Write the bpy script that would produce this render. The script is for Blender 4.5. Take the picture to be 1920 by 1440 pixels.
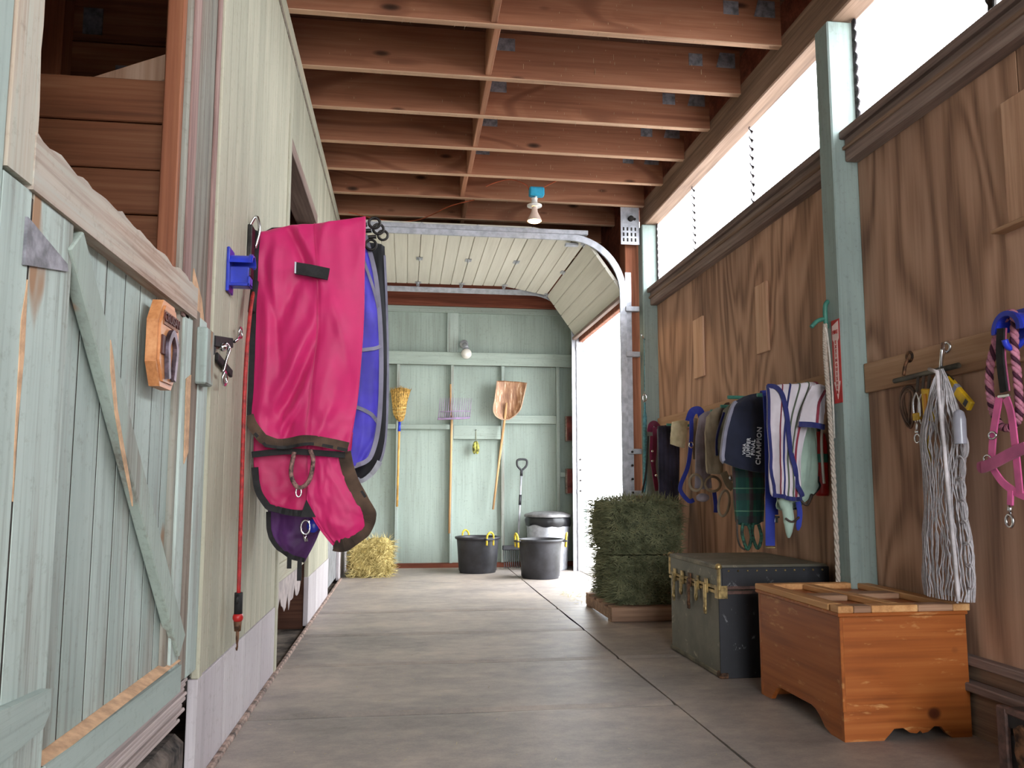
import bpy, bmesh, math, random
from mathutils import Vector as V, Matrix, noise
random.seed(7)
scene = bpy.context.scene
for o in list(bpy.data.objects): bpy.data.objects.remove(o)
COL = scene.collection

# ------------------------------------------------------------------ camera
cam_d = bpy.data.cameras.new('camera'); cam = bpy.data.objects.new('camera', cam_d); COL.objects.link(cam)
cam_d.sensor_width = 36; cam_d.lens = 1500 / 1920 * 36; cam_d.shift_y = 28 / 1920
cam_d.clip_start = .05; cam_d.clip_end = 200
cam.location = (0, 0, 1.05)
cam.rotation_euler = (math.radians(90 + 6.164), 0, math.radians(-7.551))
scene.camera = cam

# ------------------------------------------------------------------ light
w = bpy.data.worlds.new('overcast_sky'); scene.world = w; w.use_nodes = True
bg = w.node_tree.nodes['Background']
bg.inputs['Color'].default_value = (.93, .97, 1, 1); bg.inputs['Strength'].default_value = 9.0
vs = scene.view_settings
vs.view_transform = 'Standard'; vs.look = 'None'; vs.exposure = 0.80; vs.gamma = 1; vs.use_curve_mapping = False

def portal(name, loc, rot, sx, sy):
    l = bpy.data.lights.new(name, 'AREA'); l.shape = 'RECTANGLE'; l.size = sx; l.size_y = sy
    l.cycles.is_portal = True
    o = bpy.data.objects.new(name, l); COL.objects.link(o); o.location = loc; o.rotation_euler = rot
PI = math.pi
portal('sky_portal_garage', (2.42, 8.8, 1.42), (0, PI / 2, 0), 2.84, 2.1)
portal('sky_portal_clerestory', (2.62, 1.4, 3.32), (0, PI / 2, 0), .75, 12.4)
portal('sky_portal_aisle', (.85, -5.05, 1.9), (PI / 2, 0, 0), 3.1, 3.8)

# ------------------------------------------------------------------ materials
def lin(c):
    return tuple(((x / 255) / 12.92 if x / 255 <= .04045 else ((x / 255 + .055) / 1.055) ** 2.4) for x in c) + (1,)
MATS = {}
class G:
    def __init__(s, name):
        s.m = bpy.data.materials.new(name); s.m.use_nodes = True; s.t = s.m.node_tree
        s.b = s.t.nodes['Principled BSDF']; s.o = s.t.nodes['Material Output']; MATS[name] = s.m
    def n(s, typ, ins=None, **kw):
        nd = s.t.nodes.new(typ)
        for k, v in kw.items(): setattr(nd, k, v)
        for k, v in (ins or {}).items():
            if isinstance(v, tuple) and len(v) == 2 and hasattr(v[0], 'outputs'): s.t.links.new(v[0].outputs[v[1]], nd.inputs[k])
            elif hasattr(v, 'outputs'): s.t.links.new(v.outputs[0], nd.inputs[k])
            else: nd.inputs[k].default_value = v
        return nd
    def set(s, k, v):
        if isinstance(v, tuple) and len(v) == 2 and hasattr(v[0], 'outputs'): s.t.links.new(v[0].outputs[v[1]], s.b.inputs[k])
        elif hasattr(v, 'outputs'): s.t.links.new(v.outputs[0], s.b.inputs[k])
        else: s.b.inputs[k].default_value = v
    def math(s, op, a, b=0.0, clamp=False):
        nd = s.t.nodes.new('ShaderNodeMath'); nd.operation = op; nd.use_clamp = clamp
        for i, v in enumerate((a, b)):
            if isinstance(v, tuple): s.t.links.new(v[0].outputs[v[1]], nd.inputs[i])
            elif hasattr(v, 'outputs'): s.t.links.new(v.outputs[0], nd.inputs[i])
            else: nd.inputs[i].default_value = v
        return nd
    def ramp(s, fac, stops, interp='LINEAR'):
        nd = s.t.nodes.new('ShaderNodeValToRGB'); cr = nd.color_ramp; cr.interpolation = interp
        while len(cr.elements) < len(stops): cr.elements.new(.5)
        for e, (p, c) in zip(cr.elements, stops):
            e.position = p; e.color = c if len(c) == 4 else lin(c)
        s.t.links.new(fac.outputs[0] if hasattr(fac, 'outputs') else fac[0].outputs[fac[1]], nd.inputs[0]); return nd
    def mix(s, fac, a, b, blend='MIX'):
        nd = s.t.nodes.new('ShaderNodeMix'); nd.data_type = 'RGBA'; nd.blend_type = blend
        for i, v in ((0, fac), (6, a), (7, b)):
            if isinstance(v, tuple) and len(v) == 2 and hasattr(v[0], 'outputs'): s.t.links.new(v[0].outputs[v[1]], nd.inputs[i])
            elif hasattr(v, 'outputs'): s.t.links.new(v.outputs[0], nd.inputs[i])
            else: nd.inputs[i].default_value = v
        return (nd, 2)
    def coord(s, scale=(1, 1, 1), rnd=True):
        tc = s.n('ShaderNodeTexCoord')
        src = (tc, 'Object')
        if rnd:
            oi = s.n('ShaderNodeObjectInfo')
            sc = s.n('ShaderNodeVectorMath', operation='SCALE'); sc.inputs[0].default_value = (13.7, 7.3, 19.1)
            s.t.links.new(oi.outputs['Random'], sc.inputs['Scale'])
            ad = s.n('ShaderNodeVectorMath', {0: src, 1: sc}, operation='ADD'); src = (ad, 0)
        return s.n('ShaderNodeMapping', {'Vector': src, 'Scale': scale})
    def noise(s, vec, scale=1, detail=4, rough=.5, dist=0):
        return s.n('ShaderNodeTexNoise', {'Vector': vec, 'Scale': scale, 'Detail': detail, 'Roughness': rough, 'Distortion': dist})
    def bump(s, h, strength=.3, dist=.01):
        b = s.n('ShaderNodeBump', {'Height': h, 'Strength': strength, 'Distance': dist})
        s.set('Normal', b)

def ax(axis, along, across):
    return tuple(along if a == axis else across for a in 'XYZ')

def wood(name, axis, dark, mid, light, paint=None, cover=.75, paint2=None, rnd=.25, rough=.75, rings=0, knots=0, bump=.35, contrast=.5, chip=None):
    """weathered wood, optionally under worn paint; axis is the grain direction"""
    g = G(name)
    fine = g.noise(g.coord(ax(axis, 1.6, 60)), 1, 5, .6)
    med = g.noise(g.coord(ax(axis, .7, 11)), 1, 4, .55, .4)
    f = g.math('ADD', g.math('MULTIPLY', (fine, 0), .45), g.math('MULTIPLY', (med, 0), .55))
    lo, hi = .5 - contrast * .35, .5 + contrast * .35
    base = g.ramp(f, [(lo, dark), (.5, mid), (hi, light)])
    grit = g.noise(g.coord((1, 1, 1)), 34, 4, .7)
    col = (base, 0)
    if rings:
        sm = g.noise(g.coord(ax(axis, .45, 2.1)), 1, 1.5, .45, .3)
        c = g.math('SINE', g.math('MULTIPLY', (sm, 0), rings))
        rr = g.ramp(c, [(.0, (.25, .25, .25, 1)), (.25, (0, 0, 0, 1)), (.75, (0, 0, 0, 1)), (1, (1, 1, 1, 1))])
        rm = g.math('MULTIPLY', (rr, 0), g.math('ADD', (fine, 0), .1))
        col = g.mix(rm, col, lin(dark))
    if knots:
        vo = g.n('ShaderNodeTexVoronoi', {'Vector': g.coord(ax(axis, 2.0, 5.5)), 'Scale': 1.0, 'Randomness': 1.0})
        k = g.ramp((vo, 'Distance'), [(.0, (1, 1, 1, 1)), (.08 * knots, (.8, .8, .8, 1)), (.16 * knots, (0, 0, 0, 1))])
        col = g.mix((k, 0), col, lin(tuple(x * .42 for x in dark)))
    hgt = (f, 0)
    if paint:
        pn = g.noise(g.coord(ax(axis, .55, 7)), 1, 5, .62, .2)
        pn2 = g.noise(g.coord(ax(axis, .9, 1.7)), 1, 3, .5)
        pm = g.math('ADD', g.math('MULTIPLY', (pn, 0), .5), g.math('MULTIPLY', (pn2, 0), .3))
        pm = g.math('ADD', pm, g.math('MULTIPLY', (fine, 0), .2))
        t = .5 + (.5 - cover) * .45
        mask = g.ramp(pm, [(t - .10, (0, 0, 0, 1)), (t + .06, (1, 1, 1, 1))])
        pv = g.noise(g.coord(ax(axis, .5, 2.5)), 1, 4, .6)
        p2 = paint2 or tuple(x * .86 for x in paint)
        pc = g.ramp((pv, 0), [(.36, p2), (.64, paint)])
        col = g.mix((mask, 0), col, (pc, 0))
        # fine grain lines showing through the paint
        lines = g.ramp((fine, 0), [(.38, (.62, .6, .58, 1)), (.5, (1, 1, 1, 1))])
        col = g.mix(.32, col, (lines, 0), 'MULTIPLY')
        gr = g.ramp((grit, 0), [(.28, (.66, .62, .58, 1)), (.44, (1, 1, 1, 1))])
        col = g.mix(.5, col, (gr, 0), 'MULTIPLY')
        if chip:
            cn = g.noise(g.coord(ax(axis, 1.3, 5)), 1, 3, .5)
            cm = g.ramp((cn, 0), [(.70, (0, 0, 0, 1)), (.74, (1, 1, 1, 1))])
            col = g.mix((cm, 0), col, lin(chip))
    oi = g.n('ShaderNodeObjectInfo')
    val = g.math('ADD', g.math('MULTIPLY', (oi, 'Random'), rnd), 1 - rnd / 2)
    hs = g.n('ShaderNodeHueSaturation', {'Color': col, 'Value': val})
    g.set('Base Color', hs); g.set('Roughness', rough); g.set('Specular IOR Level', .25)
    g.bump(hgt, bump, .006)
    return g.m

def plain(name, col, rough=.6, metal=0, var=.12, scale=8, bump=0, bscale=60, spec=.4, col2=None, coat=0, sheen=0):
    g = G(name)
    n = g.noise(g.coord((1, 1, 1)), scale, 4, .6)
    c2 = col2 or tuple(max(0, x * (1 - var * 2.2)) for x in col)
    r = g.ramp((n, 0), [(.36, c2), (.62, col)])
    g.set('Base Color', r); g.set('Roughness', rough); g.set('Metallic', metal); g.set('Specular IOR Level', spec)
    if coat: g.set('Coat Weight', coat)
    if sheen: g.set('Sheen Weight', sheen)
    if bump:
        b = g.noise(g.coord((1, 1, 1)), bscale, 3, .6); g.bump((b, 0), bump, .004)
    return g.m

def fabric(name, col, weave=420, rough=.7, var=.05, sheen=.15, col2=None, bump=.25):
    g = G(name)
    n = g.noise(g.coord((1, 1, 1)), 6, 3, .55)
    r = g.ramp((n, 0), [(.35, col2 or tuple(x * (1 - var * 2) for x in col)), (.65, col)])
    g.set('Base Color', r); g.set('Roughness', rough); g.set('Sheen Weight', sheen); g.set('Specular IOR Level', .3)
    wv = g.noise(g.coord((1, 1, 1)), weave, 2, .5); g.bump((wv, 0), bump, .0012)
    return g.m

# barn woods
TEAL, TEAL2 = (178, 191, 185), (153, 166, 160)
CREAM, CREAM2 = (186, 182, 162), (160, 158, 140)
GREYW = ((98, 86, 78), (136, 124, 114), (166, 154, 144))
teal_z = wood('teal_boards_upright', 'Z', *GREYW, knots=.55, paint=TEAL, cover=.64, paint2=TEAL2, rnd=.14, chip=(150, 118, 92))
teal_y = wood('teal_rail_lengthwise', 'Y', *GREYW, paint=TEAL, cover=.85, paint2=TEAL2, rnd=.14, chip=(168, 120, 84))
teal_x = wood('teal_rail_crosswise', 'X', *GREYW, paint=(162, 175, 167), cover=1.0, paint2=(146, 158, 150), rnd=.06)
teal_panel = wood('teal_plywood_panel', 'Z', *GREYW, paint=(162, 176, 168), cover=.95, paint2=(146, 158, 150), rnd=.06)
teal_brace = wood('teal_brace_boards', 'Z', *GREYW, paint=(166, 180, 170), cover=.7, paint2=(146, 156, 148), rnd=.1, chip=(176, 120, 80))
cream_z = wood('cream_boards_upright', 'Z', (150, 136, 118), (176, 164, 142), (198, 188, 168), paint=CREAM, cover=.9, paint2=CREAM2, rnd=.10)
cream_y = wood('cream_board_lengthwise', 'Y', (150, 128, 104), (184, 166, 140), (206, 192, 168), paint=CREAM, cover=.65, paint2=CREAM2, rnd=.1)
weathered_z = wood('weathered_post_wood', 'Z', (86, 74, 66), (128, 116, 104), (160, 150, 138), paint=(160, 162, 152), cover=.30, rnd=.1)
mauve_z = wood('mauve_stained_strip', 'Z', (96, 74, 70), (136, 108, 102), (172, 146, 138), rnd=.1)
chewed_y = wood('chewed_rail_wood', 'Y', (132, 108, 94), (176, 152, 136), (200, 182, 166), paint=(184, 184, 174), cover=.40, rnd=.06, chip=(200, 150, 120))
chewed_z = wood('chewed_stile_wood', 'Z', (150, 120, 102), (184, 158, 138), (198, 178, 160), paint=(176, 178, 166), cover=.42, rnd=.06, chip=(206, 156, 124))
rawwood = plain('raw_split_wood', (208, 168, 132), .8, var=.08, scale=22, bump=.5, bscale=80)
kick_z = wood('pale_kick_boards', 'Z', (150, 140, 140), (186, 178, 178), (206, 200, 200), paint=(196, 190, 192), cover=1.0, paint2=(178, 170, 174), rnd=.06)
stall_x = wood('stall_partition_planks', 'X', (100, 60, 42), (142, 90, 62), (166, 114, 82), rnd=.32, knots=.8, rough=.6)
stall_z = wood('stall_orange_upright', 'Z', (108, 62, 42), (138, 84, 58), (160, 106, 76), rnd=.2, rough=.55)
joist_x = wood('joist_fir', 'X', (112, 70, 52), (158, 106, 80), (186, 136, 108), rnd=.16, knots=.9, rings=30, contrast=.8)
joist_y = wood('blocking_fir', 'Y', (130, 84, 62), (168, 116, 88), (192, 146, 116), rnd=.18)
beam_y = wood('brown_beam', 'Y', (92, 72, 60), (134, 108, 90), (164, 136, 116), rnd=.1)
sill_y = wood('dark_sill_wood', 'Y', (92, 76, 70), (130, 110, 102), (160, 140, 130), rnd=.12)
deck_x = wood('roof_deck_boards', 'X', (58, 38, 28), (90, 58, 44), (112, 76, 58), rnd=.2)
redbrown_x = wood('redbrown_header', 'X', (76, 38, 26), (112, 60, 44), (140, 82, 62), rnd=.1)
redbrown_z = wood('redbrown_jamb', 'Z', (100, 56, 38), (142, 86, 62), (168, 108, 82), rnd=.1)
pine_y = wood('pale_pine_board', 'Y', (140, 104, 80), (172, 134, 104), (192, 156, 128), rnd=.1, rings=24)
pine_z = wood('pale_pine_strip', 'Z', (164, 122, 96), (202, 160, 132), (220, 184, 158), rnd=.1)
post_z = wood('teal_post', 'Z', (100, 96, 92), (134, 132, 126), (156, 152, 148), paint=(160, 176, 170), cover=.9, paint2=(140, 154, 150), rnd=.05)
pallet_x = wood('pallet_wood', 'X', (92, 70, 56), (136, 106, 86), (170, 138, 114), rnd=.25)
bucket_wood = wood('old_tool_handle_wood', 'Z', (150, 110, 76), (192, 152, 108), (214, 180, 136), rnd=.1)

def plywood():
    g = G('rotary_cut_plywood')
    fine = g.noise(g.coord((40, 40, 1.4)), 1, 5, .6)
    sm = g.noise(g.coord((1.5, 1.5, .42)), 1, 2.2, .5, .5)
    c = g.math('SINE', g.math('MULTIPLY', (sm, 0), 62))
    cc = g.math('ADD', g.math('MULTIPLY', c, .15), g.math('MULTIPLY', (fine, 0), .56))
    r = g.ramp(cc, [(.0, (112, 84, 70)), (.25, (170, 134, 112)), (.5, (194, 158, 136))])
    big = g.noise(g.coord((.8, .8, .5)), 1, 3, .5)
    bigr = g.ramp((big, 0), [(.35, (.78, .74, .72, 1)), (.65, (1.12, 1.06, 1, 1))])
    col = g.mix(1.0, (r, 0), (bigr, 0), 'MULTIPLY')
    g.set('Base Color', col); g.set('Roughness', .7); g.set('Specular IOR Level', .25); g.bump((fine, 0), .25, .004)
    return g.m
ply = plywood()

def pine_chest(name, axis):
    g = G(name)
    fine = g.noise(g.coord(ax(axis, 1.2, 46), False), 1, 5, .55)
    sm = g.noise(g.coord(ax(axis, .7, 3.4), False), 1, 2, .5, .4)
    c = g.math('SINE', g.math('MULTIPLY', (sm, 0), 36))
    cc = g.math('ADD', g.math('MULTIPLY', c, .07), g.math('MULTIPLY', (fine, 0), .86))
    r = g.ramp(cc, [(.08, (112, 56, 20)), (.42, (150, 80, 32)), (.8, (172, 102, 50))])
    scuff = g.noise(g.coord(ax(axis, 7, 26), False), 1, 4, .6)
    sr = g.ramp((scuff, 0), [(.60, (0, 0, 0, 1)), (.72, (.6, .6, .6, 1))])
    col = g.mix((sr, 0), (r, 0), lin((206, 156, 100)))
    vo = g.n('ShaderNodeTexVoronoi', {'Vector': g.coord(ax(axis, 3.2, 3.8), False), 'Scale': 1.0})
    k = g.ramp((vo, 'Distance'), [(.0, (1, 1, 1, 1)), (.07, (.9, .9, .9, 1)), (.12, (0, 0, 0, 1))])
    col = g.mix((k, 0), col, lin((70, 28, 12)))
    g.set('Base Color', col); g.set('Roughness', .42); g.set('Specular IOR Level', .45)
    g.bump((fine, 0), .12, .003)
    return g.m
chest_y = pine_chest('stained_pine_lengthwise', 'Y'); chest_x = pine_chest('stained_pine_crosswise', 'X')
lid_a = wood('lid_light_strip', 'Y', (150, 100, 60), (190, 138, 90), (210, 164, 114), rnd=.25, rough=.5)
lid_b = wood('lid_grey_strip', 'X', (116, 84, 64), (150, 114, 90), (176, 140, 112), rnd=.3, rough=.55)

def rubber_floor():
    g = G('dusty_rubber_mat')
    big = g.noise(g.coord((.9, 1.5, 1), False), 1, 5, .6)
    med = g.noise(g.coord((7, 10, 1), True), 1, 6, .7)
    fin = g.noise(g.coord((90, 90, 1), False), 1, 4, .7)
    f = g.math('ADD', g.math('MULTIPLY', (big, 0), .5), g.math('MULTIPLY', (med, 0), .35))
    f = g.math('ADD', f, g.math('MULTIPLY', (fin, 0), .15))
    r = g.ramp(f, [(.34, (112, 105, 102)), (.46, (140, 131, 126)), (.56, (162, 150, 141)), (.70, (186, 170, 156))])
    sp = g.n('ShaderNodeTexVoronoi', {'Vector': g.coord((26, 26, 1), True), 'Scale': 1.0})
    spr = g.ramp((sp, 'Distance'), [(.0, (1, 1, 1, 1)), (.05, (.7, .7, .7, 1)), (.09, (0, 0, 0, 1))])
    spm = g.math('MULTIPLY', (spr, 0), g.ramp((med, 0), [(.52, (0, 0, 0, 1)), (.62, (.8, .8, .8, 1))]))
    col = g.mix(spm, (r, 0), lin((186, 170, 150)))
    g.set('Base Color', col); g.set('Roughness', .5); g.set('Specular IOR Level', .35)
    g.bump((fin, 0), .3, .003)
    return g.m
mat_rubber = rubber_floor()
concrete = plain('dirty_concrete', (128, 116, 106), .9, var=.25, scale=5, bump=.6, bscale=30)
gravel = plain('pale_gravel_yard', (196, 192, 186), .95, var=.15, scale=14, bump=.5, bscale=50)
door_white = wood('overhead_door_skin', 'Y', (176, 170, 158), (206, 202, 190), (222, 218, 208), rnd=.04, rough=.5, bump=.1, contrast=1.2)
galv = plain('galvanised_steel', (186, 188, 196), .42, .45, var=.07, scale=14)
galv_plate = plain('galvanised_joist_plate', (150, 150, 158), .6, .15, var=.15, scale=20)
dark_steel = plain('dark_steel', (62, 58, 56), .45, .8, var=.2, scale=20)
chrome = plain('chrome', (226, 226, 230), .16, 1.0, var=.05)
brass = plain('worn_brass', (190, 164, 112), .4, .8, var=.25, scale=18)
rust = plain('rusty_latch', (132, 92, 66), .6, .5, var=.3, scale=26)
black_plastic = plain('black_rubber_tub', (46, 46, 52), .5, var=.2, scale=7, spec=.5)
black_matte = plain('black_webbing', (34, 33, 34), .75, var=.2, scale=30)
white_plastic = plain('white_ceramic', (232, 228, 222), .35, var=.04)
blue_plastic = plain('glossy_blue_plastic', (44, 62, 196), .3, var=.12, scale=5)
cyan_plastic = plain('cyan_junction_plastic', (52, 168, 206), .4, var=.1)
gap_shade = plain('joint_shade', (62, 54, 48), .95, var=.2, scale=40)  # dark tone, shade painted into the gaps between boards and laths
bounce_edge = wood('joist_bounce_edge', 'X', (150, 112, 88), (188, 150, 122), (210, 178, 150), rnd=.1)  # paler joist wood with light bounced off the floor put into its colour
yellow_rope = plain('yellow_rope', (226, 196, 52), .6, var=.15, scale=60)
yellow_plastic = plain('yellow_plastic', (232, 186, 34), .45, var=.12)
red_rubber = plain('red_bungee', (176, 44, 44), .55, var=.15, scale=40)
red_paint = plain('red_paint', (190, 36, 34), .4, var=.08)
sign_pink = plain('sign_white_print', (236, 208, 204), .5, var=.04)
print_white = plain('white_lettering', (226, 226, 232), .6, var=.03)
print_dark = plain('dark_lettering', (88, 40, 34), .6, var=.1)
hay_green = plain('green_hay', (90, 93, 70), .9, var=.3, scale=26, bump=1, bscale=70, col2=(62, 66, 50))
hay_strand = plain('green_hay_stalk', (130, 131, 98), .85, var=.25, scale=9, col2=(84, 88, 62))
hay_gold = plain('golden_hay', (196, 176, 112), .9, var=.25, scale=26, bump=1, bscale=70, col2=(128, 112, 62))
hay_gold_strand = plain('golden_hay_stalk', (222, 204, 140), .85, var=.2, scale=9, col2=(160, 142, 84))
orange_wire = plain('orange_cable', (196, 96, 56), .5, var=.1)

def glow(name, col, strength):
    g = G(name); g.set('Base Color', lin(col)); g.set('Emission Color', lin(col)); g.set('Emission Strength', strength)
    n = g.noise(g.coord((1, 1, 1)), 3, 2, .5); g.set('Roughness', g.ramp((n, 0), [(0, (.3, .3, .3, 1)), (1, (.4, .4, .4, 1))])); return g.m
bulb_glow = glow('lit_bulb_face', (255, 214, 150), 9)

def fibreglass():
    g = G('translucent_fibreglass'); t = g.t
    n = g.noise(g.coord((3, 3, 3)), 1, 4, .6); r = g.ramp((n, 0), [(.3, (.86, .86, .9, 1)), (.7, (.97, .97, .98, 1))])
    tl = g.n('ShaderNodeBsdfTranslucent', {'Color': r}); tr = g.n('ShaderNodeBsdfTransparent', {'Color': (.95, .96, .98, 1)})
    mx = g.n('ShaderNodeMixShader', {0: .55, 1: tl, 2: tr}); t.links.new(mx.outputs[0], g.o.inputs['Surface'])
    return g.m
fibre = fibreglass()
fibre_lap = plain('grimy_panel_lap', (92, 84, 88), .8, var=.3, scale=30)

# ------------------------------------------------------------------ mesh builder
class MB:
    def __init__(s): s.v = []; s.f = []; s.smooth = []
    def add(s, vs_, fs, smooth=False):
        b = len(s.v); s.v += [V(p) for p in vs_]; s.f += [tuple(b + i for i in f) for f in fs]; s.smooth += [smooth] * len(fs); return s
    def obox(s, c, ux, uy, uz, ch=.003):
        """box with half-axes ux,uy,uz, all edges chamfered by ch"""
        c = V(c); A = [V(ux), V(uy), V(uz)]; L = [a.length for a in A]; D = [a.normalized() for a in A]
        ch = min(ch, min(L) * .45); vs_ = []; idx = {}
        for sx in (-1, 1):
            for sy in (-1, 1):
                for sz in (-1, 1):
                    for k in range(3):
                        sg = (sx, sy, sz); p = c.copy()
                        for i in range(3): p = p + D[i] * sg[i] * (L[i] if i == k else L[i] - ch)
                        idx[(sx, sy, sz, k)] = len(vs_); vs_.append(p)
        fs = []
        for k in range(3):
            i, j = (k + 1) % 3, (k + 2) % 3
            for sg in (-1, 1):
                q = []
                for a, b in ((-1, -1), (1, -1), (1, 1), (-1, 1)):
                    t = [0, 0, 0]; t[k] = sg; t[i] = a; t[j] = b; q.append(idx[(*t, k)])
                fs.append(q if sg > 0 else q[::-1])
            for a in (-1, 1):
                for b in (-1, 1):       # edge along axis k, faces i and j
                    t0 = [0, 0, 0]; t1 = [0, 0, 0]; t0[k] = -1; t1[k] = 1
                    for t in (t0, t1): t[i] = a; t[j] = b
                    q = [idx[(*t0, i)], idx[(*t1, i)], idx[(*t1, j)], idx[(*t0, j)]]
                    fs.append(q if a * b < 0 else q[::-1])
        for sx in (-1, 1):
            for sy in (-1, 1):
                for sz in (-1, 1):
                    q = [idx[(sx, sy, sz, 0)], idx[(sx, sy, sz, 1)], idx[(sx, sy, sz, 2)]]
                    fs.append(q if sx * sy * sz > 0 else q[::-1])
        return s.add(vs_, fs)
    def box(s, lo, hi, ch=.003):
        lo, hi = V(lo), V(hi); h = (hi - lo) / 2
        return s.obox((lo + hi) / 2, (h.x, 0, 0), (0, h.y, 0), (0, 0, h.z), ch)
    def bar(s, p, q, wdt, thk, normal, ch=.003):
        """board from p to q, width wdt, thickness thk along normal"""
        p, q = V(p), V(q); d = q - p; n = V(normal).normalized(); sd = d.normalized().cross(n)
        n = sd.cross(d.normalized())
        return s.obox((p + q) / 2, d / 2, sd * wdt / 2, n * thk / 2, ch)
    def cyl(s, p, q, r, r2=None, n=14, cap=True):
        return s.tube([p, q], [r, r if r2 is None else r2], n, cap)
    def tube(s, pts, r, n=8, cap=True, closed=False):
        pts = [V(p) for p in pts]; m = len(pts)
        rs = r if isinstance(r, (list, tuple)) else [r] * m
        up = None; rings = []
        for i, p in enumerate(pts):
            if closed: t = pts[(i + 1) % m] - pts[i - 1]
            else: t = pts[min(i + 1, m - 1)] - pts[max(i - 1, 0)]
            t = t.normalized() if t.length > 1e-9 else V((0, 0, 1))
            if up is None: up = V((0, 0, 1)) if abs(t.z) < .9 else V((1, 0, 0))
            a = t.cross(up); a = a.normalized() if a.length > 1e-6 else t.orthogonal().normalized()
            b = a.cross(t).normalized(); up = b
            rings.append([p + (a * math.cos(2 * PI * k / n) + b * math.sin(2 * PI * k / n)) * rs[i] for k in range(n)])
        vs_ = [v for rg in rings for v in rg]; fs = []
        for i in range(m if closed else m - 1):
            j = (i + 1) % m
            for k in range(n): fs.append((i * n + k, j * n + k, j * n + (k + 1) % n, i * n + (k + 1) % n))
        s.add(vs_, [f[::-1] for f in fs], True)
        if cap and not closed:
            b = len(s.v) - len(vs_)
            s.f += [tuple(b + k for k in range(n)), tuple(b + (m - 1) * n + k for k in range(n))[::-1]]; s.smooth += [False, False]
        return s
    def lathe(s, prof, c, n=36, axis='Z'):
        c = V(c); vs_ = []
        for r, z in prof:
            for k in range(n):
                a = 2 * PI * k / n
                p = (r * math.cos(a), r * math.sin(a), z)
                vs_.append(c + V(p if axis == 'Z' else (p[0], p[2], p[1]) if axis == 'Y' else (p[2], p[0], p[1])))
        fs = [(i * n + k, i * n + (k + 1) % n, (i + 1) * n + (k + 1) % n, (i + 1) * n + k) for i in range(len(prof) - 1) for k in range(n)]
        return s.add(vs_, fs, True)
    def ball(s, c, r, n=14, sc=(1, 1, 1)):
        c = V(c); prof = [(math.sin(PI * i / n), -math.cos(PI * i / n)) for i in range(n + 1)]
        vs_ = [c + V((r * sc[0] * a * math.cos(2 * PI * k / n), r * sc[1] * a * math.sin(2 * PI * k / n), r * sc[2] * b)) for a, b in prof for k in range(n)]
        return s.add(vs_, [(i * n + k, i * n + (k + 1) % n, (i + 1) * n + (k + 1) % n, (i + 1) * n + k) for i in range(n) for k in range(n)], True)
    def prism(s, poly, o, u, v, depth):
        """polygon (list of 2-d points in the u,v frame at o) extruded along u x v by depth"""
        o, u, v = V(o), V(u), V(v); nrm = u.cross(v).normalized() * depth; m = len(poly)
        a = [o + u * p[0] + v * p[1] for p in poly]; vs_ = a + [p + nrm for p in a]
        fs = [tuple(range(m))[::-1], tuple(m + i for i in range(m))] + [(i, (i + 1) % m, m + (i + 1) % m, m + i) for i in range(m)]
        return s.add(vs_, fs)
    def strap(s, pts, wdt, thk, normal):
        """flat webbing through pts; normal is the face direction (vector or one per point)"""
        pts = [V(p) for p in pts]; m = len(pts); vs_ = []
        for i, p in enumerate(pts):
            t = (pts[min(i + 1, m - 1)] - pts[max(i - 1, 0)]).normalized()
            n = V(normal[i] if isinstance(normal, list) else normal).normalized()
            sd = t.cross(n); sd = sd.normalized() if sd.length > 1e-6 else t.orthogonal().normalized(); n = sd.cross(t).normalized()
            wd = wdt[i] if isinstance(wdt, list) else wdt
            for a, b in ((-1, -1), (1, -1), (1, 1), (-1, 1)): vs_.append(p + sd * a * wd / 2 + n * b * thk / 2)
        fs = []
        for i in range(m - 1):
            for k in range(4): fs.append((i * 4 + k, i * 4 + (k + 1) % 4, i * 4 + 4 + (k + 1) % 4, i * 4 + 4 + k))
        fs += [(3, 2, 1, 0), tuple((m - 1) * 4 + k for k in range(4))]
        return s.add(vs_, fs)
    def obj(s, name, mat, parent=None, loc=None, kind=None, label=None):
        me = bpy.data.meshes.new(name)
        base = V((0, 0, 0))
        if parent is not None:
            p = parent
            while p is not None: base = base + p.location; p = p.parent
        o = bpy.data.objects.new(name, me); COL.objects.link(o)
        if loc is not None: o.location = V(loc) - base; base = V(loc)
        me.from_pydata([tuple(v - base) for v in s.v], [], s.f); me.materials.append(mat)
        me.polygons.foreach_set('use_smooth', s.smooth)
        bm = bmesh.new(); bm.from_mesh(me); bmesh.ops.recalc_face_normals(bm, faces=bm.faces); bm.to_mesh(me); bm.free()
        if parent is not None: o.parent = parent
        if kind: o['kind'] = kind
        if label: o['label'] = label
        return o
def tag(o, label, cat, group=None):
    o['label'] = label; o['category'] = cat
    if group: o['group'] = group
    return o
def thing(name, label, cat, loc, group=None):
    o = bpy.data.objects.new(name, None); COL.objects.link(o); o.location = loc; o.empty_display_size = .1
    return tag(o, label, cat, group)
def setting(name, loc=(0, 0, 0), label=None):
    o = bpy.data.objects.new(name, None); COL.objects.link(o); o.location = loc; o['kind'] = 'structure'
    if label: o['label'] = label
    return o
def copy_tree(o, parent=None):
    c = o.copy(); COL.objects.link(c); c.parent = parent
    for ch in o.children: copy_tree(ch, c)
    return c
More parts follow.
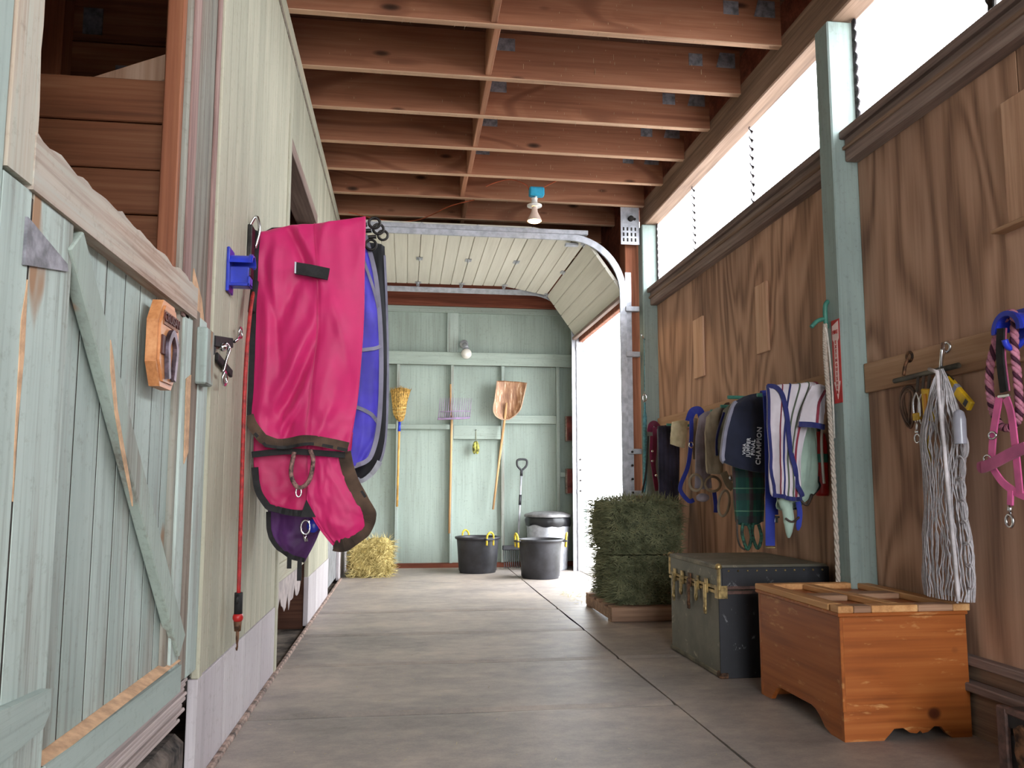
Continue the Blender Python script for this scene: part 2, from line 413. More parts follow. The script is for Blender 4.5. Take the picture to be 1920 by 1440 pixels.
def crom(pts, n):
    """Catmull-Rom resample of a polyline to n points"""
    pts = [V(p) for p in pts]; m = len(pts); out = []
    if m == 2: return [pts[0].lerp(pts[1], i / (n - 1)) for i in range(n)]
    for i in range(n):
        t = i / (n - 1) * (m - 1); k = min(int(t), m - 2); t -= k
        a, b, c, d = pts[max(k - 1, 0)], pts[k], pts[k + 1], pts[min(k + 2, m - 1)]
        out.append(.5 * ((2 * b) + (c - a) * t + (2 * a - 5 * b + 4 * c - d) * t * t + (3 * b - a - 3 * c + d) * t ** 3))
    return out
class Cloth:
    """closed cloth slab lofted through rows of 3-d points, folds pushed along dirn"""
    def __init__(s, rows, dirn, thick=.02, folds=(), nz=.008, nu=36, nv=36, seed=0):
        R = [crom(r, nu) for r in rows]; cols = [crom([R[j][i] for j in range(len(R))], nv) for i in range(nu)]
        s.nu, s.nv, s.d, s.th = nu, nv, V(dirn).normalized(), thick; s.P = []
        for j in range(nv):
            row = []
            for i in range(nu):
                u, v = i / (nu - 1), j / (nv - 1); p = cols[i][j].copy()
                dsp = sum(a * math.sin(2 * PI * (fu * u + fv * v) + ph) * (v ** ev) for a, fu, fv, ph, ev in folds)
                dsp += nz * noise.noise(V((u * 5 + seed, v * 6, seed * 1.7))) + nz * .45 * noise.noise(V((u * 13 + seed, v * 14, seed)))
                row.append(p + s.d * dsp)
            s.P.append(row)
    def at(s, u, v):
        x, y = u * (s.nu - 1), v * (s.nv - 1); i, j = min(int(x), s.nu - 2), min(int(y), s.nv - 2); a, b = x - i, y - j
        return s.P[j][i].lerp(s.P[j][i + 1], a).lerp(s.P[j + 1][i].lerp(s.P[j + 1][i + 1], a), b)
    def build(s, name, mat, parent=None, **k):
        mb = MB(); vs_ = [p for r in s.P for p in r]; N = s.nu * s.nv
        for j in range(s.nv):
            for i in range(s.nu):
                e = min(i, s.nu - 1 - i, j, s.nv - 1 - j); t = s.th * min(1, .25 + .3 * e)
                vs_.append(s.P[j][i] - s.d * t)
        q = lambda i, j, o=0: j * s.nu + i + o
        fs = []
        for j in range(s.nv - 1):
            for i in range(s.nu - 1):
                fs.append((q(i, j), q(i + 1, j), q(i + 1, j + 1), q(i, j + 1)))
                fs.append((q(i, j, N), q(i, j + 1, N), q(i + 1, j + 1, N), q(i + 1, j, N)))
        for i in range(s.nu - 1):
            fs += [(q(i, 0), q(i, 0, N), q(i + 1, 0, N), q(i + 1, 0)), (q(i, s.nv - 1), q(i + 1, s.nv - 1), q(i + 1, s.nv - 1, N), q(i, s.nv - 1, N))]
        for j in range(s.nv - 1):
            fs += [(q(0, j), q(0, j + 1), q(0, j + 1, N), q(0, j, N)), (q(s.nu - 1, j), q(s.nu - 1, j, N), q(s.nu - 1, j + 1, N), q(s.nu - 1, j + 1))]
        mb.add(vs_, fs, True); return mb.obj(name, mat, parent, **k)
    def ribbon(s, uv, wdt, name, mat, parent, off=.004, thk=.004, n=40):
        uv = [(p[0], p[1], 0) for p in uv]; path = []
        L = [0]
        for a, b in zip(uv, uv[1:]): L.append(L[-1] + (V(b) - V(a)).length)
        for i in range(n):
            t = i / (n - 1) * L[-1]; k = max(j for j in range(len(uv) - 1) if L[j] <= t + 1e-9)
            a = (t - L[k]) / max(1e-9, L[k + 1] - L[k]); p = V(uv[k]).lerp(V(uv[k + 1]), a)
            path.append(s.at(min(1, max(0, p.x)), min(1, max(0, p.y))) + s.d * off)
        return MB().strap(path, wdt, thk, tuple(s.d)).obj(name, mat, parent)
def text_mesh(name, body, size, mat, parent, mtx, depth=.002, spacing=1.0):
    c = bpy.data.curves.new(name, 'FONT'); c.body = body; c.size = size; c.extrude = depth; c.offset = size * .018; c.space_character = spacing
    c.align_x = 'CENTER'; c.align_y = 'CENTER'
    t = bpy.data.objects.new(name + '_tmp', c); COL.objects.link(t)
    dg = bpy.context.evaluated_depsgraph_get(); me = bpy.data.meshes.new_from_object(t.evaluated_get(dg))
    bpy.data.objects.remove(t)
    base = V((0, 0, 0)); p = parent
    while p is not None: base = base + p.location; p = p.parent
    me.transform(Matrix.Translation(-base) @ mtx); me.name = name; me.materials.clear(); me.materials.append(mat)
    o = bpy.data.objects.new(name, me); COL.objects.link(o); o.parent = parent; return o
def frame(o, u, v):
    """matrix that puts text x along u and y along v at o"""
    u, v = V(u).normalized(), V(v).normalized(); n = u.cross(v)
    m = Matrix.Identity(4)
    for i in range(3): m[i][0] = u[i]; m[i][1] = v[i]; m[i][2] = n[i]; m[i][3] = o[i]
    return m
rr = random.uniform
# ================================================================== SETTING
# ---- ground, floor and mats
MB().box((-30, -30, -.35), (40, 40, -.12), .0).obj('ground', gravel, kind='structure')
floor = MB().box((-3.7, -5.1, -.12), (2.62, 10.75, -.03), .0).obj('floor', concrete, kind='structure')
MB().box((2.14, 7.80, -.03), (2.62, 9.86, .01), .004).obj('threshold', plain('pale_threshold', (186, 176, 164), .8, var=.15), floor)
ys = [-5.1, -3.0, -1.0, .6, 2.2, 3.86, 4.9, 5.86, 6.88, 8.95, 10.5]
for i in range(len(ys) - 1):
    for x0, x1, nm in ((-.72, 1.30, 'a'), (1.312, 2.40, 'b')):
        y0, y1 = ys[i] + .002, ys[i + 1] - .004
        if nm == 'b':
            if i % 2 == 0 and i < 8: continue
            y0 = ys[max(0, i - 1)] + .002
        # thin mat with a slightly wavy, lifted edge
        n = 26; top = []; vs_ = []; lift = []
        for k in range(n + 1):
            x = x0 + (x1 - x0) * k / n
            for j, y in enumerate((y0, y0 + .05, (y0 + y1) / 2, y1 - .05, y1)):
                dy = .014 * noise.noise(V((x * 1.3, i * 3.1, 2))) + .006 * noise.noise(V((x * 6, i * 5.0, 1)))
                z = .006 * max(0, noise.noise(V((x * 1.1, y * 1.5, 4)))) + (.004 if j in (1, 3) else 0)
                vs_.append((x, y + dy, z - (.004 if j in (0, 4) else 0)))
        fs = [(k * 5 + j, k * 5 + j + 1, k * 5 + 6 + j, k * 5 + 5 + j) for k in range(n) for j in range(4)]
        m0 = len(vs_); vs_ += [(v[0], v[1], -.03) for v in vs_]
        rim = [k * 5 for k in range(n + 1)] + [n * 5 + j for j in range(1, 5)] + [k * 5 + 4 for k in range(n - 1, -1, -1)] + [3, 2, 1]
        fs += [(rim[k], rim[(k + 1) % len(rim)], m0 + rim[(k + 1) % len(rim)], m0 + rim[k]) for k in range(len(rim))]
        MB().add(vs_, fs).obj('rubber_mat', mat_rubber, floor)

def litter(name, n, area, mat, parent, sc=1.0, zf=lambda x, y: .009):
    mb = MB()
    for _ in range(n):
        x, y = area()
        a = rr(0, PI); L = rr(.006, .022) * sc; wd = rr(.0012, .003) * sc; d = V((math.cos(a), math.sin(a), rr(-.1, .25))); s_ = V((-d.y, d.x, 0)) * wd
        p = V((x, y, zf(x, y))); mb.add([p - d * L - s_, p + d * L - s_, p + d * L + s_, p - d * L + s_], [(0, 1, 2, 3)])
    return mb.obj(name, mat, parent, kind='stuff')
lt = litter('hay_litter', 600, lambda: (rr(-.66, 1.5), 2.6 + 6.3 * random.random() ** .8), plain('floor_chaff', (196, 180, 146), .9), None, .6)
lt['label'] = 'loose wisps of hay scattered over the rubber mats'; lt['category'] = 'hay litter'

# ---- left wall
XL = -.72
wl = setting('wall_left', (XL, 3, 0))
def upright(parent, y0, y1, z0, z1, mat, x=XL, t=.03, name='plank', ch=.004):
    return MB().box((x - t, y0, z0), (x, y1, z1), ch).obj(name, mat, parent, loc=(x, (y0 + y1) / 2, z0))
def run(parent, y0, y1, z0, z1, mat, wd, x=XL, t=.03, name='plank', jit=.0):
    n = max(1, round((y1 - y0) / wd)); s_ = (y1 - y0) / n
    for i in range(n): upright(parent, y0 + i * s_ + .003, y0 + (i + 1) * s_ - .003, z0, z1, mat, x + rr(-jit, 0), t, name, .0015)
    MB().box((x - .024, y0 + .01, z0 + .004), (x - .0012, y1 - .01, z1 - .004), .0).obj('joint_shade', gap_shade, parent)  # dark sheet just below the faces paints shade into the joints
MB().box((XL - .08, -5.1, 0), (XL, 1.30, 3.79), .0).obj('boarding', teal_z, wl)
for y0, y1 in ((1.302, 1.40), (1.402, 1.485)): upright(wl, y0, y1, 0, 3.79, teal_z)
# chewed frame stile beside the stall opening
def ragged(y0, y1, z0, z1, amp, side, seed, n=26):
    P = []
    if side == 'top':
        P = [(y0, z0), (y1, z0)] + [(y1 + (y0 - y1) * k / n, z1 + amp * noise.noise(V((k * .32, seed, 0))) + amp * .4 * noise.noise(V((k * 1.1, seed, 3)))) for k in range(n + 1)]
    else:
        P = [(y0, z0)] + [(y1 + amp * noise.noise(V((k * .3, seed, 0))) + amp * .4 * noise.noise(V((k * .9, seed, 3))), z0 + (z1 - z0) * k / n) for k in range(n + 1)] + [(y0, z1)]
    return P
MB().prism(ragged(1.487, 1.59, 1.62, 3.79, .018, 'side', 3.3, 40), (XL - .035, 0, 0), (0, 1, 0), (0, 0, 1), .04).obj('stile', chewed_z, wl)
for y0, y1 in ((1.487, 1.598), (1.606, 1.794)): upright(wl, y0, y1, .02, 1.612, teal_z, ch=.0015)
MB().box((XL - .022, 1.49, .03), (XL - .0012, 1.79, 1.60), .0).obj('joint_shade', gap_shade, wl)  # painted shade for the joint between these two boards
MB().prism([(1.5, .555), (1.74, .575), (1.768, .60), (1.765, .645), (1.5, .66)], (XL, 0, 0), (0, 1, 0), (0, 0, 1), .022).obj('rail', teal_y, wl)
MB().prism([(1.575, 1.555), (1.575, 1.462), (1.765, 1.50), (1.76, 1.515)], (XL, 0, 0), (0, 1, 0), (0, 0, 1), .006).obj('corner_plate', plain('lilac_grey_sheet', (150, 148, 156), .6, .2, var=.15, scale=20), wl)
crack = MB().prism([(1.585, 1.36), (1.60, 1.44), (1.606, 1.30), (1.598, 1.16), (1.60, 1.02), (1.592, 1.12), (1.588, 1.24)], (XL - .0035, 0, 0), (0, 1, 0), (0, 0, 1), .005).obj('split_scar', rawwood, wl)
MB().box((XL - .07, 1.30, 2.95), (XL, 3.05, 3.79), .004).obj('header', cream_y, wl)

# ---- near stall door
d1 = setting('door_1', (XL, 1.8, .3), 'weathered teal ledged stall door with diagonal brace')
yb = [1.802, 1.93, 2.075, 2.21, 2.33, 2.475, 2.60, 2.70]
MB().box((XL - .046, 1.81, .41), (XL - .0292, 2.69, 1.61), .0).obj('joint_shade', gap_shade, d1)  # painted shade behind the door planks, seen in their gaps
for a, b in zip(yb, yb[1:]): upright(d1, a + .004, b - .004, .405, 1.63, teal_z, XL - .028, .022, ch=.001)
upright(d1, 2.701, 2.80, .40, 1.615, teal_z, XL - .004, .045, 'stile')
MB().prism(ragged(1.583, 2.80, 1.612, 1.722, .014, 'top', 8.2, 44), (XL - .05, 0, 0), (0, 1, 0), (0, 0, 1), .058).obj('top_rail', chewed_y, d1)
MB().prism([(1.80, .39), (2.80, .385), (2.80, .47), (1.80, .485)], (XL - .03, 0, 0), (0, 1, 0), (0, 0, 1), .036).obj('bottom_rail', teal_y, d1)
MB().prism([(0, 0), (.034, .0), (.004, .014), (0, .014)], (XL - .03, 1.80, .483), (1, 0, 0), (0, 0, 1), -1.0).obj('worn_edge', rawwood, d1)
MB().bar((XL - .008, 1.80, 1.58), (XL - .008, 2.80, .53), .085, .03, (1, 0, 0)).obj('brace', teal_brace, d1)
MB().prism([(2.02, 1.40), (2.045, 1.36), (2.09, 1.24), (2.17, 1.12), (2.235, 1.02), (2.24, .995), (2.215, 1.03), (2.14, 1.13), (2.07, 1.24), (2.03, 1.33)], (XL + .006, 0, 0), (0, 1, 0), (0, 0, 1), .003).obj('bare_wood_scar', rawwood, d1)
MB().prism([(2.735, 1.40), (2.79, 1.42), (2.795, 1.16), (2.75, 1.12)], (XL - .003, 0, 0), (0, 1, 0), (0, 0, 1), .003).obj('bare_wood_scar', rawwood, d1)
# ridged lath strip under the door, worn away at the bottom
slat_m = wood('grimy_lath', 'Y', (120, 106, 102), (168, 154, 150), (198, 184, 180), rnd=.3)
for k in range(9):
    e0, e1 = 1.80 + rr(0, .02), 2.972 - (0 if k < 5 else (k - 4) * .035 * (1 if k % 2 else .3)) - rr(0, .01)
    z = .392 - .0155 * k; dx = .004 * (k % 3) + rr(0, .004)
    MB().box((XL - .035 - dx, e0, z - .0115 - rr(0, .002)), (XL - .012 - dx, e1, z), .003).obj('lath', slat_m, d1, loc=(XL, e0, z))
MB().box((XL - .07, 1.82, .262), (XL - .05, 2.90, .40), .0).obj('lath_gap_shade', gap_shade, d1)
MB().box((-1.15, 1.3, -.03), (-.745, 3.02, .20), .03).obj('curb', plain('rough_curb_concrete', (112, 100, 92), .95, var=.4, scale=9, bump=.9, bscale=40), wl)

# ---- post between stalls, set back behind the boards
MB().box((XL - .08, 2.665, .40), (XL - .012, 3.03, 3.79), .008).obj('post', weathered_z, wl)
MB().box((XL - .012, 2.672, 1.6), (XL - .004, 2.745, 3.79), .003).obj('edge_board', mauve_z, wl)
MB().box((XL - .012, 2.985, 1.6), (XL - .002, 3.028, 3.79), .003).obj('edge_board', mauve_z, wl)
MB().box((XL - .085, 2.63, 1.0), (XL - .03, 2.664, 3.79), .004).obj('jamb', stall_z, wl)
MB().box((XL - .05, 2.805, .402), (XL - .006, 2.90, 1.66), .006).obj('jamb', weathered_z, wl)
upright(wl, 2.90, 3.05, .402, 1.64, teal_z, XL - .004, .03, 'jamb')
MB().prism([(2.80, 1.52), (2.80, 1.79), (2.92, 1.71), (2.99, 1.60), (2.93, 1.52)], (XL - .0125, 0, 0), (0, 1, 0), (0, 0, 1), .004).obj('bare_wood_scar', rawwood, wl)
MB().box((XL - .01, 2.86, 1.40), (XL + .03, 2.965, 1.60), .006).obj('latch_block', teal_z, wl)

# ---- boarded wall with pale kick boards
run(wl, 3.05, 4.72, .372, 3.70, cream_z, .135)
run(wl, 3.02, 4.74, 0, .37, kick_z, .46, XL + .006, .035, 'kick_board')
upright(wl, 3.03, 3.075, .37, 3.79, cream_z, XL + .008, .03, 'corner_bead')
run(wl, 4.72, 7.9, 3.18, 3.70, cream_z, .16)
run(wl, 7.9, 10.45, .76, 3.70, cream_z, .16)
upright(wl, 4.72, 4.79, .0, 3.27, cream_z, XL + .012, .05, 'jamb')
MB().box((XL - .16, 4.79, 3.10), (XL, 6.31, 3.18), .004).obj('header', sill_y, wl)
MB().box((XL - .05, -5.1, 3.70), (XL + .012, 10.45, 3.79), .005).obj('top_plate', cream_y, wl)
MB().box((XL, 3.05, 3.672), (XL + .006, 10.4, 3.699), .002).obj('shadow_batten', weathered_z, wl)  # added strip stands in for the shadow groove below the top plate
run(wl, 6.31, 7.88, .36, 3.185, cream_z, .16)
run(wl, 6.30, 7.88, 0, .36, kick_z, .52, XL + .006, .035, 'kick_board')
MB().box((XL - .05, 7.89, .03), (XL - .03, 9.2, .75), .004).obj('grey_rubber_sheet', plain('grey_rubber_sheet', (142, 142, 144), .6, var=.12), wl)
run(wl, 9.2, 10.45, 0, .75, kick_z, .6, XL + .0, .03, 'kick_board')
MB().box((XL + .003, 3.1, -.02), (XL + .03, 9.3, .018), .006).obj('floor_batten', plain('pink_stained_batten', (176, 150, 138), .8, var=.25, scale=20), wl)
# second stall door, recessed, with torn sheet at the bottom
d2 = setting('door_2', (XL - .12, 4.8, 0), 'recessed pale stall door with torn sheet at its foot')
run(d2, 4.80, 6.30, .56, 1.55, cream_z, .15, XL - .05)
MB().box((XL - .06, 4.80, .46), (XL - .03, 6.30, .57), .006).obj('bottom_rail', cream_y, d2)
MB().box((XL - .06, 4.80, 1.5), (XL - .03, 6.30, 1.62), .006).obj('top_rail', cream_y, d2)
tn = [(4.80, .47), (6.30, .47)] + [(6.30 - 1.5 * k / 22, .27 + .07 * noise.noise(V((k * 1.7, 9, 0))) + (.06 if k % 5 == 0 else -.03 if k % 3 == 0 else 0)) for k in range(23)]
MB().prism(tn, (XL - .055, 0, 0), (0, 1, 0), (0, 0, 1), .004).obj('torn_sheet', plain('pink_grey_sheet', (182, 168, 166), .7, var=.1), d2)

# ---- stall behind the wall
ws = setting('wall_stall', (-2, 3, 0), 'dim stall interior behind the left wall')
zz = 2.50
for k in range(9):
    h = (.165, .172, .165, .18, .175, .2, .22, .25, .3)[k]
    MB().box((-1.42, 2.88, zz - h + .003), (-.86, 2.92, zz - .002), .004).obj('partition_plank', stall_x, ws, loc=(-2, 2.9, zz)); zz -= h
MB().box((-.87, 2.84, .6), (-.815, 2.90, 3.79), .005).obj('orange_upright', stall_z, ws)
MB().box((-1.62, 3.55, 1.5), (-1.52, 3.66, 4.05), .006).obj('post', stall_z, ws)
MB().bar((-1.45, 3.2, 2.50), (-.84, 3.2, 2.76), .10, .05, (0, 1, 0)).obj('brace', pine_z, ws)
for k in range(6):
    z0 = 2.3 + .29 * k
    MB().box((-3.5, 4.40, z0 + .004), (-.80, 4.44, z0 + .286), .004).obj('wall_plank', stall_x, ws, loc=(-2, 4.4, z0))
for x0, z0, sx, sz in ((-1.78, 3.50, .10, .15), (-1.60, 3.22, .15, .11)): MB().box((x0, 4.392, z0), (x0 + sx, 4.40, z0 + sz), .001).obj('metal_plate', galv_plate, ws)
MB().box((-3.7, -5.1, -.1), (-3.6, 10.7, 4.2), .0).obj('outer_boarding', deck_x, ws)
MB().box((-3.7, -5.1, -.1), (XL - .02, -5.0, 4.2), .0).obj('outer_boarding', deck_x, ws)
MB().box((-3.6, 6.36, -.1), (XL - .035, 6.42, 4.2), .0).obj('outer_boarding', deck_x, ws)
MB().bar((-1.25, 5.35, 3.0), (-1.0, 6.5, 3.1), .06, .04, (1, 0, 0)).obj('brace', pine_y, ws)

# ---- back wall
wb = setting('wall_back', (.8, 10.5, 0))
for x0, x1, z0, z1 in ((-.75, .52, 2.79, 3.36), (.67, 2.3, 2.79, 3.36), (-.75, -.11, 0, 2.63), (-.10, .59, 0, 2.63), (.60, 1.26, 0, 2.63), (1.27, 2.3, 0, 2.63)):
    MB().box((x0, 10.5, z0), (x1, 10.53, z1), .002).obj('panel', teal_panel, wb, loc=(x0, 10.5, z0))
MB().box((-3.7, 10.53, -.1), (2.26, 10.6, 4.15), .0).obj('outer_sheathing', redbrown_x, wb)
MB().box((.52, 10.46, 2.79), (.67, 10.50, 3.33), .004).obj('stud', teal_z, wb)
for x in (-.13, .57, 1.24, 1.98): MB().box((x, 10.42, .06), (x + .042, 10.5, 2.63), .004).obj('stud', teal_z, wb, loc=(x, 10.42, .06))
MB().box((-.72, 10.385, 2.62), (2.18, 10.42, 2.79), .005).obj('rail', teal_x, wb)
MB().box((-.72, 10.45, 3.33), (2.2, 10.5, 3.41), .005).obj('rail', teal_x, wb)
for x0, x1, z0, z1 in ((-.086, .568, 1.775, 1.84), (-.72, -.132, 1.775, 1.84), (.614, 1.238, 1.65, 1.83), (1.284, 1.978, 1.86, 1.97), (2.024, 2.3, 1.16, 1.22)):
    MB().box((x0, 10.43, z0), (x1, 10.5, z1), .004).obj('blocking', teal_x, wb, loc=(x0, 10.43, z0))
MB().box((-.72, 10.40, 0), (2.3, 10.5, .06), .005).obj('sole_plate', redbrown_x, wb)
MB().box((-.72, 10.40, 3.41), (2.3, 10.53, 3.80), .006).obj('header', redbrown_x, wb)

# ---- right wall
XR = 2.42
wr = setting('wall_right', (XR, 4, 0))
def sheet(y0, y1, z0, z1): MB().box((XR, y0 + .002, z0), (XR + .02, y1 - .002, z1), .003).obj('plywood_sheet', ply, wr, loc=(XR, y0, z0))
for y0, y1 in ((-5.1, -.9), (-.9, .4), (.54, 1.55), (1.55, 2.77), (2.77, 3.92)): sheet(y0, y1, .30, 2.80)
for y0, y1 in ((4.06, 5.25), (5.25, 6.45), (6.45, 7.44)): sheet(y0, y1, .02, 2.84)
for z0, z1, x in ((.29, .33, XR - .045), (.19, .225, XR - .07)): MB().box((x, .54, z0), (XR + .02, 3.92, z1), .005).obj('ledge', sill_y, wr)
MB().box((XR - .01, .54, .225), (XR + .02, 3.92, .29), .004).obj('base_board', beam_y, wr)
MB().box((XR - .03, .54, .0), (XR + .02, 3.92, .19), .004).obj('base_board', beam_y, wr)
MB().box((XR + .02, -5.1, -.1), (XR + .06, 7.6, 2.97), .0).obj('outer_sheathing', sill_y, wr)
for y0 in (.40, 3.92, 7.44): MB().box((2.28, y0, 0), (XR + .02, y0 + .14, 3.615), .008).obj('post', post_z, wr, loc=(2.28, y0, 0))
MB().box((2.31, -5.1, 3.62), (2.46, 7.62, 3.87), .008).obj('top_beam', beam_y, wr)
MB().box((2.35, -5.1, 3.87), (2.46, 10.6, 4.15), .0).obj('rim_board', redbrown_x, wr)
for y0, y1 in ((-5.1, .40), (.54, 3.92), (4.06, 7.44)):
    MB().box((XR - .07, y0, 2.80), (XR + .06, y1, 2.955), .006).obj('sill_beam', sill_y, wr)
    MB().box((XR - .10, y0, 2.925), (XR + .06, y1, 2.97), .005).obj('sill_cap', sill_y, wr)
    MB().box((XR - .085, y0, 2.865), (XR - .06, y1, 2.885), .004).obj('sill_batten', beam_y, wr)
# hook rail (two lengths of board)
for y0, y1 in ((.56, 3.915), (4.065, 7.43)):
    MB().box((XR - .022, y0, 1.535), (XR, y1, 1.69), .004).obj('hook_board', pine_y, wr, loc=(XR, y0, 1.535))
for (ya, yb_, z0, z1) in ((6.19, 6.46, 1.94, 2.44), (5.01, 5.24, 1.95, 2.43), (2.62, 2.88, 2.09, 2.61)):
    MB().box((XR - .02, ya + .02, z0), (XR, yb_ - .03, z1), .004).obj('nailed_strip', pine_z, wr, loc=(XR, ya, z0))
MB().box((XR - .06, 2.55, 2.072), (XR, 2.9, 2.088), .003).obj('little_shelf', pine_y, wr)
# garage end of the right wall
MB().box((2.15, 7.60, 0), (2.30, 7.80, 3.8), .005).obj('jamb', redbrown_z, wr)
MB().box((2.145, 9.86, 0), (2.20, 9.97, 3.8), .005).obj('jamb', sill_y, wr)
MB().box((2.20, 9.90, 0), (2.26, 10.5, 3.8), .0).obj('corner_boarding', post_z, wr)
for y in (9.98, 10.24): MB().box((2.16, y, .03), (2.20, y + .04, 3.3), .004).obj('stud', post_z, wr)
MB().box((2.16, 7.80, 2.86), (2.22, 9.86, 3.06), .006).obj('header', redbrown_z, wr)
MB().box((2.17, 7.60, 3.06), (2.23, 9.92, 4.15), .0).obj('header_boarding', redbrown_x, wr)

# ---- clerestory of corrugated fibreglass (ridges run lengthwise)
def corrug(y0, y1, z0, z1, x, amp=.011, wl_=.066, ny=2, wob=0):
    nz = int((z1 - z0) / wl_ * 8); vs_ = []
    for j in range(ny):
        y = y0 + (y1 - y0) * j / (ny - 1)
        for k in range(nz + 1):
            z = z0 + (z1 - z0) * k / nz; vs_.append((x + amp * math.sin(2 * PI * (z - 2.9) / wl_), y, z))
    n = nz + 1
    return MB().add(vs_, [(j * n + k, j * n + k + 1, (j + 1) * n + k + 1, (j + 1) * n + k) for j in range(ny - 1) for k in range(nz)], True)
for wi, (y0, y1, cuts) in enumerate(((-5.1, .40, ()), (.54, 3.92, (2.10,)), (4.06, 7.44, (5.25, 6.42)))):
    wn = setting('window_%d' % (wi + 1), (2.45, y0, 2.97), 'clerestory of translucent corrugated fibreglass panels')
    cs = [y0, *cuts, y1]
    for a, b in zip(cs, cs[1:]): corrug(a, b + (.05 if b != y1 else 0), 2.96, 3.66, 2.445 + (.004 if a != y0 else 0)).obj('pane', fibre, wn)
    for c in cuts:      # dark scalloped lap between two sheets
        vs_ = []; n = 90
        for k in range(n + 1):
            z = 2.97 + .67 * k / n; wv = .016 * max(0, math.sin(2 * PI * z / .066)) * (1 + .4 * noise.noise(V((z * 9, c, 0)))); x = 2.43 + .011 * math.sin(2 * PI * (z - 2.9) / .066)
            vs_ += [(x - .004, c - .004 - wv, z), (x - .004, c + .004 + wv * .5, z), (x + .003, c + .004 + wv * .5, z), (x + .003, c - .004 - wv, z)]
        MB().add(vs_, [(4 * k + i, 4 * k + (i + 1) % 4, 4 * k + 4 + (i + 1) % 4, 4 * k + 4 + i) for k in range(n) for i in range(4)]).obj('lap_seam', fibre_lap, wn)
    for c, sg in ((y0, 1), (y1, -1)):   # scalloped filler strip where the sheet meets the post
        P = [(c, 2.97)] + [(c + sg * (.018 + .022 * abs(math.sin(PI * (2.97 + .68 * k / 90) / .066))), 2.97 + .68 * k / 90) for k in range(91)] + [(c, 3.65)]
        MB().prism(P, (2.425, 0, 0), (0, 1, 0), (0, 0, 1), .008).obj('filler_strip', fibre_lap, wn)

# ---- ceiling
ce = setting('ceiling', (.8, 4, 3.8))
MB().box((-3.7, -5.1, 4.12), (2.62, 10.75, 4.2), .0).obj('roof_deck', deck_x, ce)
jy = [3.30, 3.90, 4.50, 5.12, 5.70, 6.28, 6.85, 7.44, 8.05, 8.65, 9.25, 9.85]
for i, y in enumerate(jy):
    dz = rr(-.012, .012)
    MB().box((XL - .12, y, 3.80 + dz * .4), (2.31, y + .045, 4.12), .004).obj('joist', joist_x, ce, loc=(.8 + i * .01, y, 3.8))
    MB().box((XL + .002, y - .001, 3.796 + dz * .4), (2.308, y + .046, 3.802 + dz * .4), .001).obj('bounce_strip', bounce_edge, ce)  # pale underside strip, floor bounce painted as colour
    if i < len(jy) - 1:
        xb = .50 + rr(-.035, .035); yn = jy[i + 1]
        MB().box((xb, y + .046, 3.805), (xb + .042, yn - .001, 4.10), .004).obj('blocking', joist_y, ce, loc=(xb, y, 3.805))
        if i in (1, 2, 3, 4, 5):
            MB().box((xb + .055, yn - .003, 3.99), (xb + .205, yn, 4.08), .001).obj('joist_plate', galv_plate, ce)
            MB().box((1.93, yn - .003, 3.98), (2.03, yn, 4.07), .001).obj('joist_plate', galv_plate, ce)
            MB().prism([(0, 0), (.14, 0), (.14, .11), (.03, .11)], (2.13, yn, 3.98), (1, 0, 0), (0, 0, 1), .003).obj('joist_plate', galv_plate, ce)
# cobweb threads and straw stuck on the joists
mb = MB()
for i, y in enumerate(jy[1:9]):
    for _ in range(34):
        x = rr(.75, 2.1) if random.random() < .8 else rr(-.6, .5); z = rr(3.83, 4.05); L = rr(.004, .02) * (2.4 if random.random() < .08 else 1)
        mb.box((x, y - .003, z), (x + rr(.0015, .003), y - .0005, z + L), .0)
ob = mb.obj('straw_specks', plain('pale_dust_specks', (206, 176, 140), .9), ce, kind='stuff')
mb = MB()
for y in jy[1:9]:
    for _ in range(60):
        x = rr(-.6, 2.25); L = rr(.01, .045); p = V((x, y + rr(0, .04), 3.80)); d = V((rr(-.8, .8), rr(-.4, .4), -1)).normalized() * L
        mb.add([p, p + V((.002, 0, 0)), p + d], [(0, 1, 2)])
mb.obj('cobweb_threads', plain('cobweb_threads', (190, 164, 138), .9), ce, kind='stuff')
# ================================================================== OVERHEAD DOOR
gd = setting('door_3', (2.1, 8.68, 0), 'sectional overhead door rolled up on curved steel tracks')
XT, ZT, RC = 2.10, 3.48, .55
def track_path(y, x_end):
    P = [V((XT, y, .0)), V((XT, y, 1.0)), V((XT, y, 2.0)), V((XT, y, ZT - RC))]
    P += [V((XT - RC + RC * math.cos(a), y, ZT - RC + RC * math.sin(a))) for a in [PI / 2 * k / 12 for k in range(1, 12)]]
    return P + [V((XT - RC, y, ZT)), V((XT - 1.3, y, ZT)), V((x_end, y, ZT))]
def track(y, x_end, s_):
    # C-section: web plus two lips swept along the path, opening towards the door
    path = track_path(y, x_end); mb = MB(); sec = [(-.032, -.012 * s_), (-.032, .012 * s_), (-.026, .012 * s_), (-.026, -.008 * s_), (.026, -.008 * s_), (.026, .012 * s_), (.032, .012 * s_), (.032, -.012 * s_)]
    vs_ = []; m = len(path)
    for i, p in enumerate(path):
        t = (path[min(i + 1, m - 1)] - path[max(i - 1, 0)]).normalized(); n = V((-t.z, 0, t.x))
        for a, b in sec: vs_.append(p + n * a + V((0, b, 0)))
    k = len(sec); mb.add(vs_, [(i * k + j, i * k + (j + 1) % k, i * k + k + (j + 1) % k, i * k + k + j) for i in range(m - 1) for j in range(k)])
    return mb.obj('track', galv, gd)
YN, YF = 7.52, 9.84
track(YN, -.55, 1); track(YF, -.62, -1)
MB().bar((XT - .35, YN, ZT + .045), (-.5, YN, ZT + .045), .045, .05, (0, 1, 0)).obj('track_angle', galv, gd)
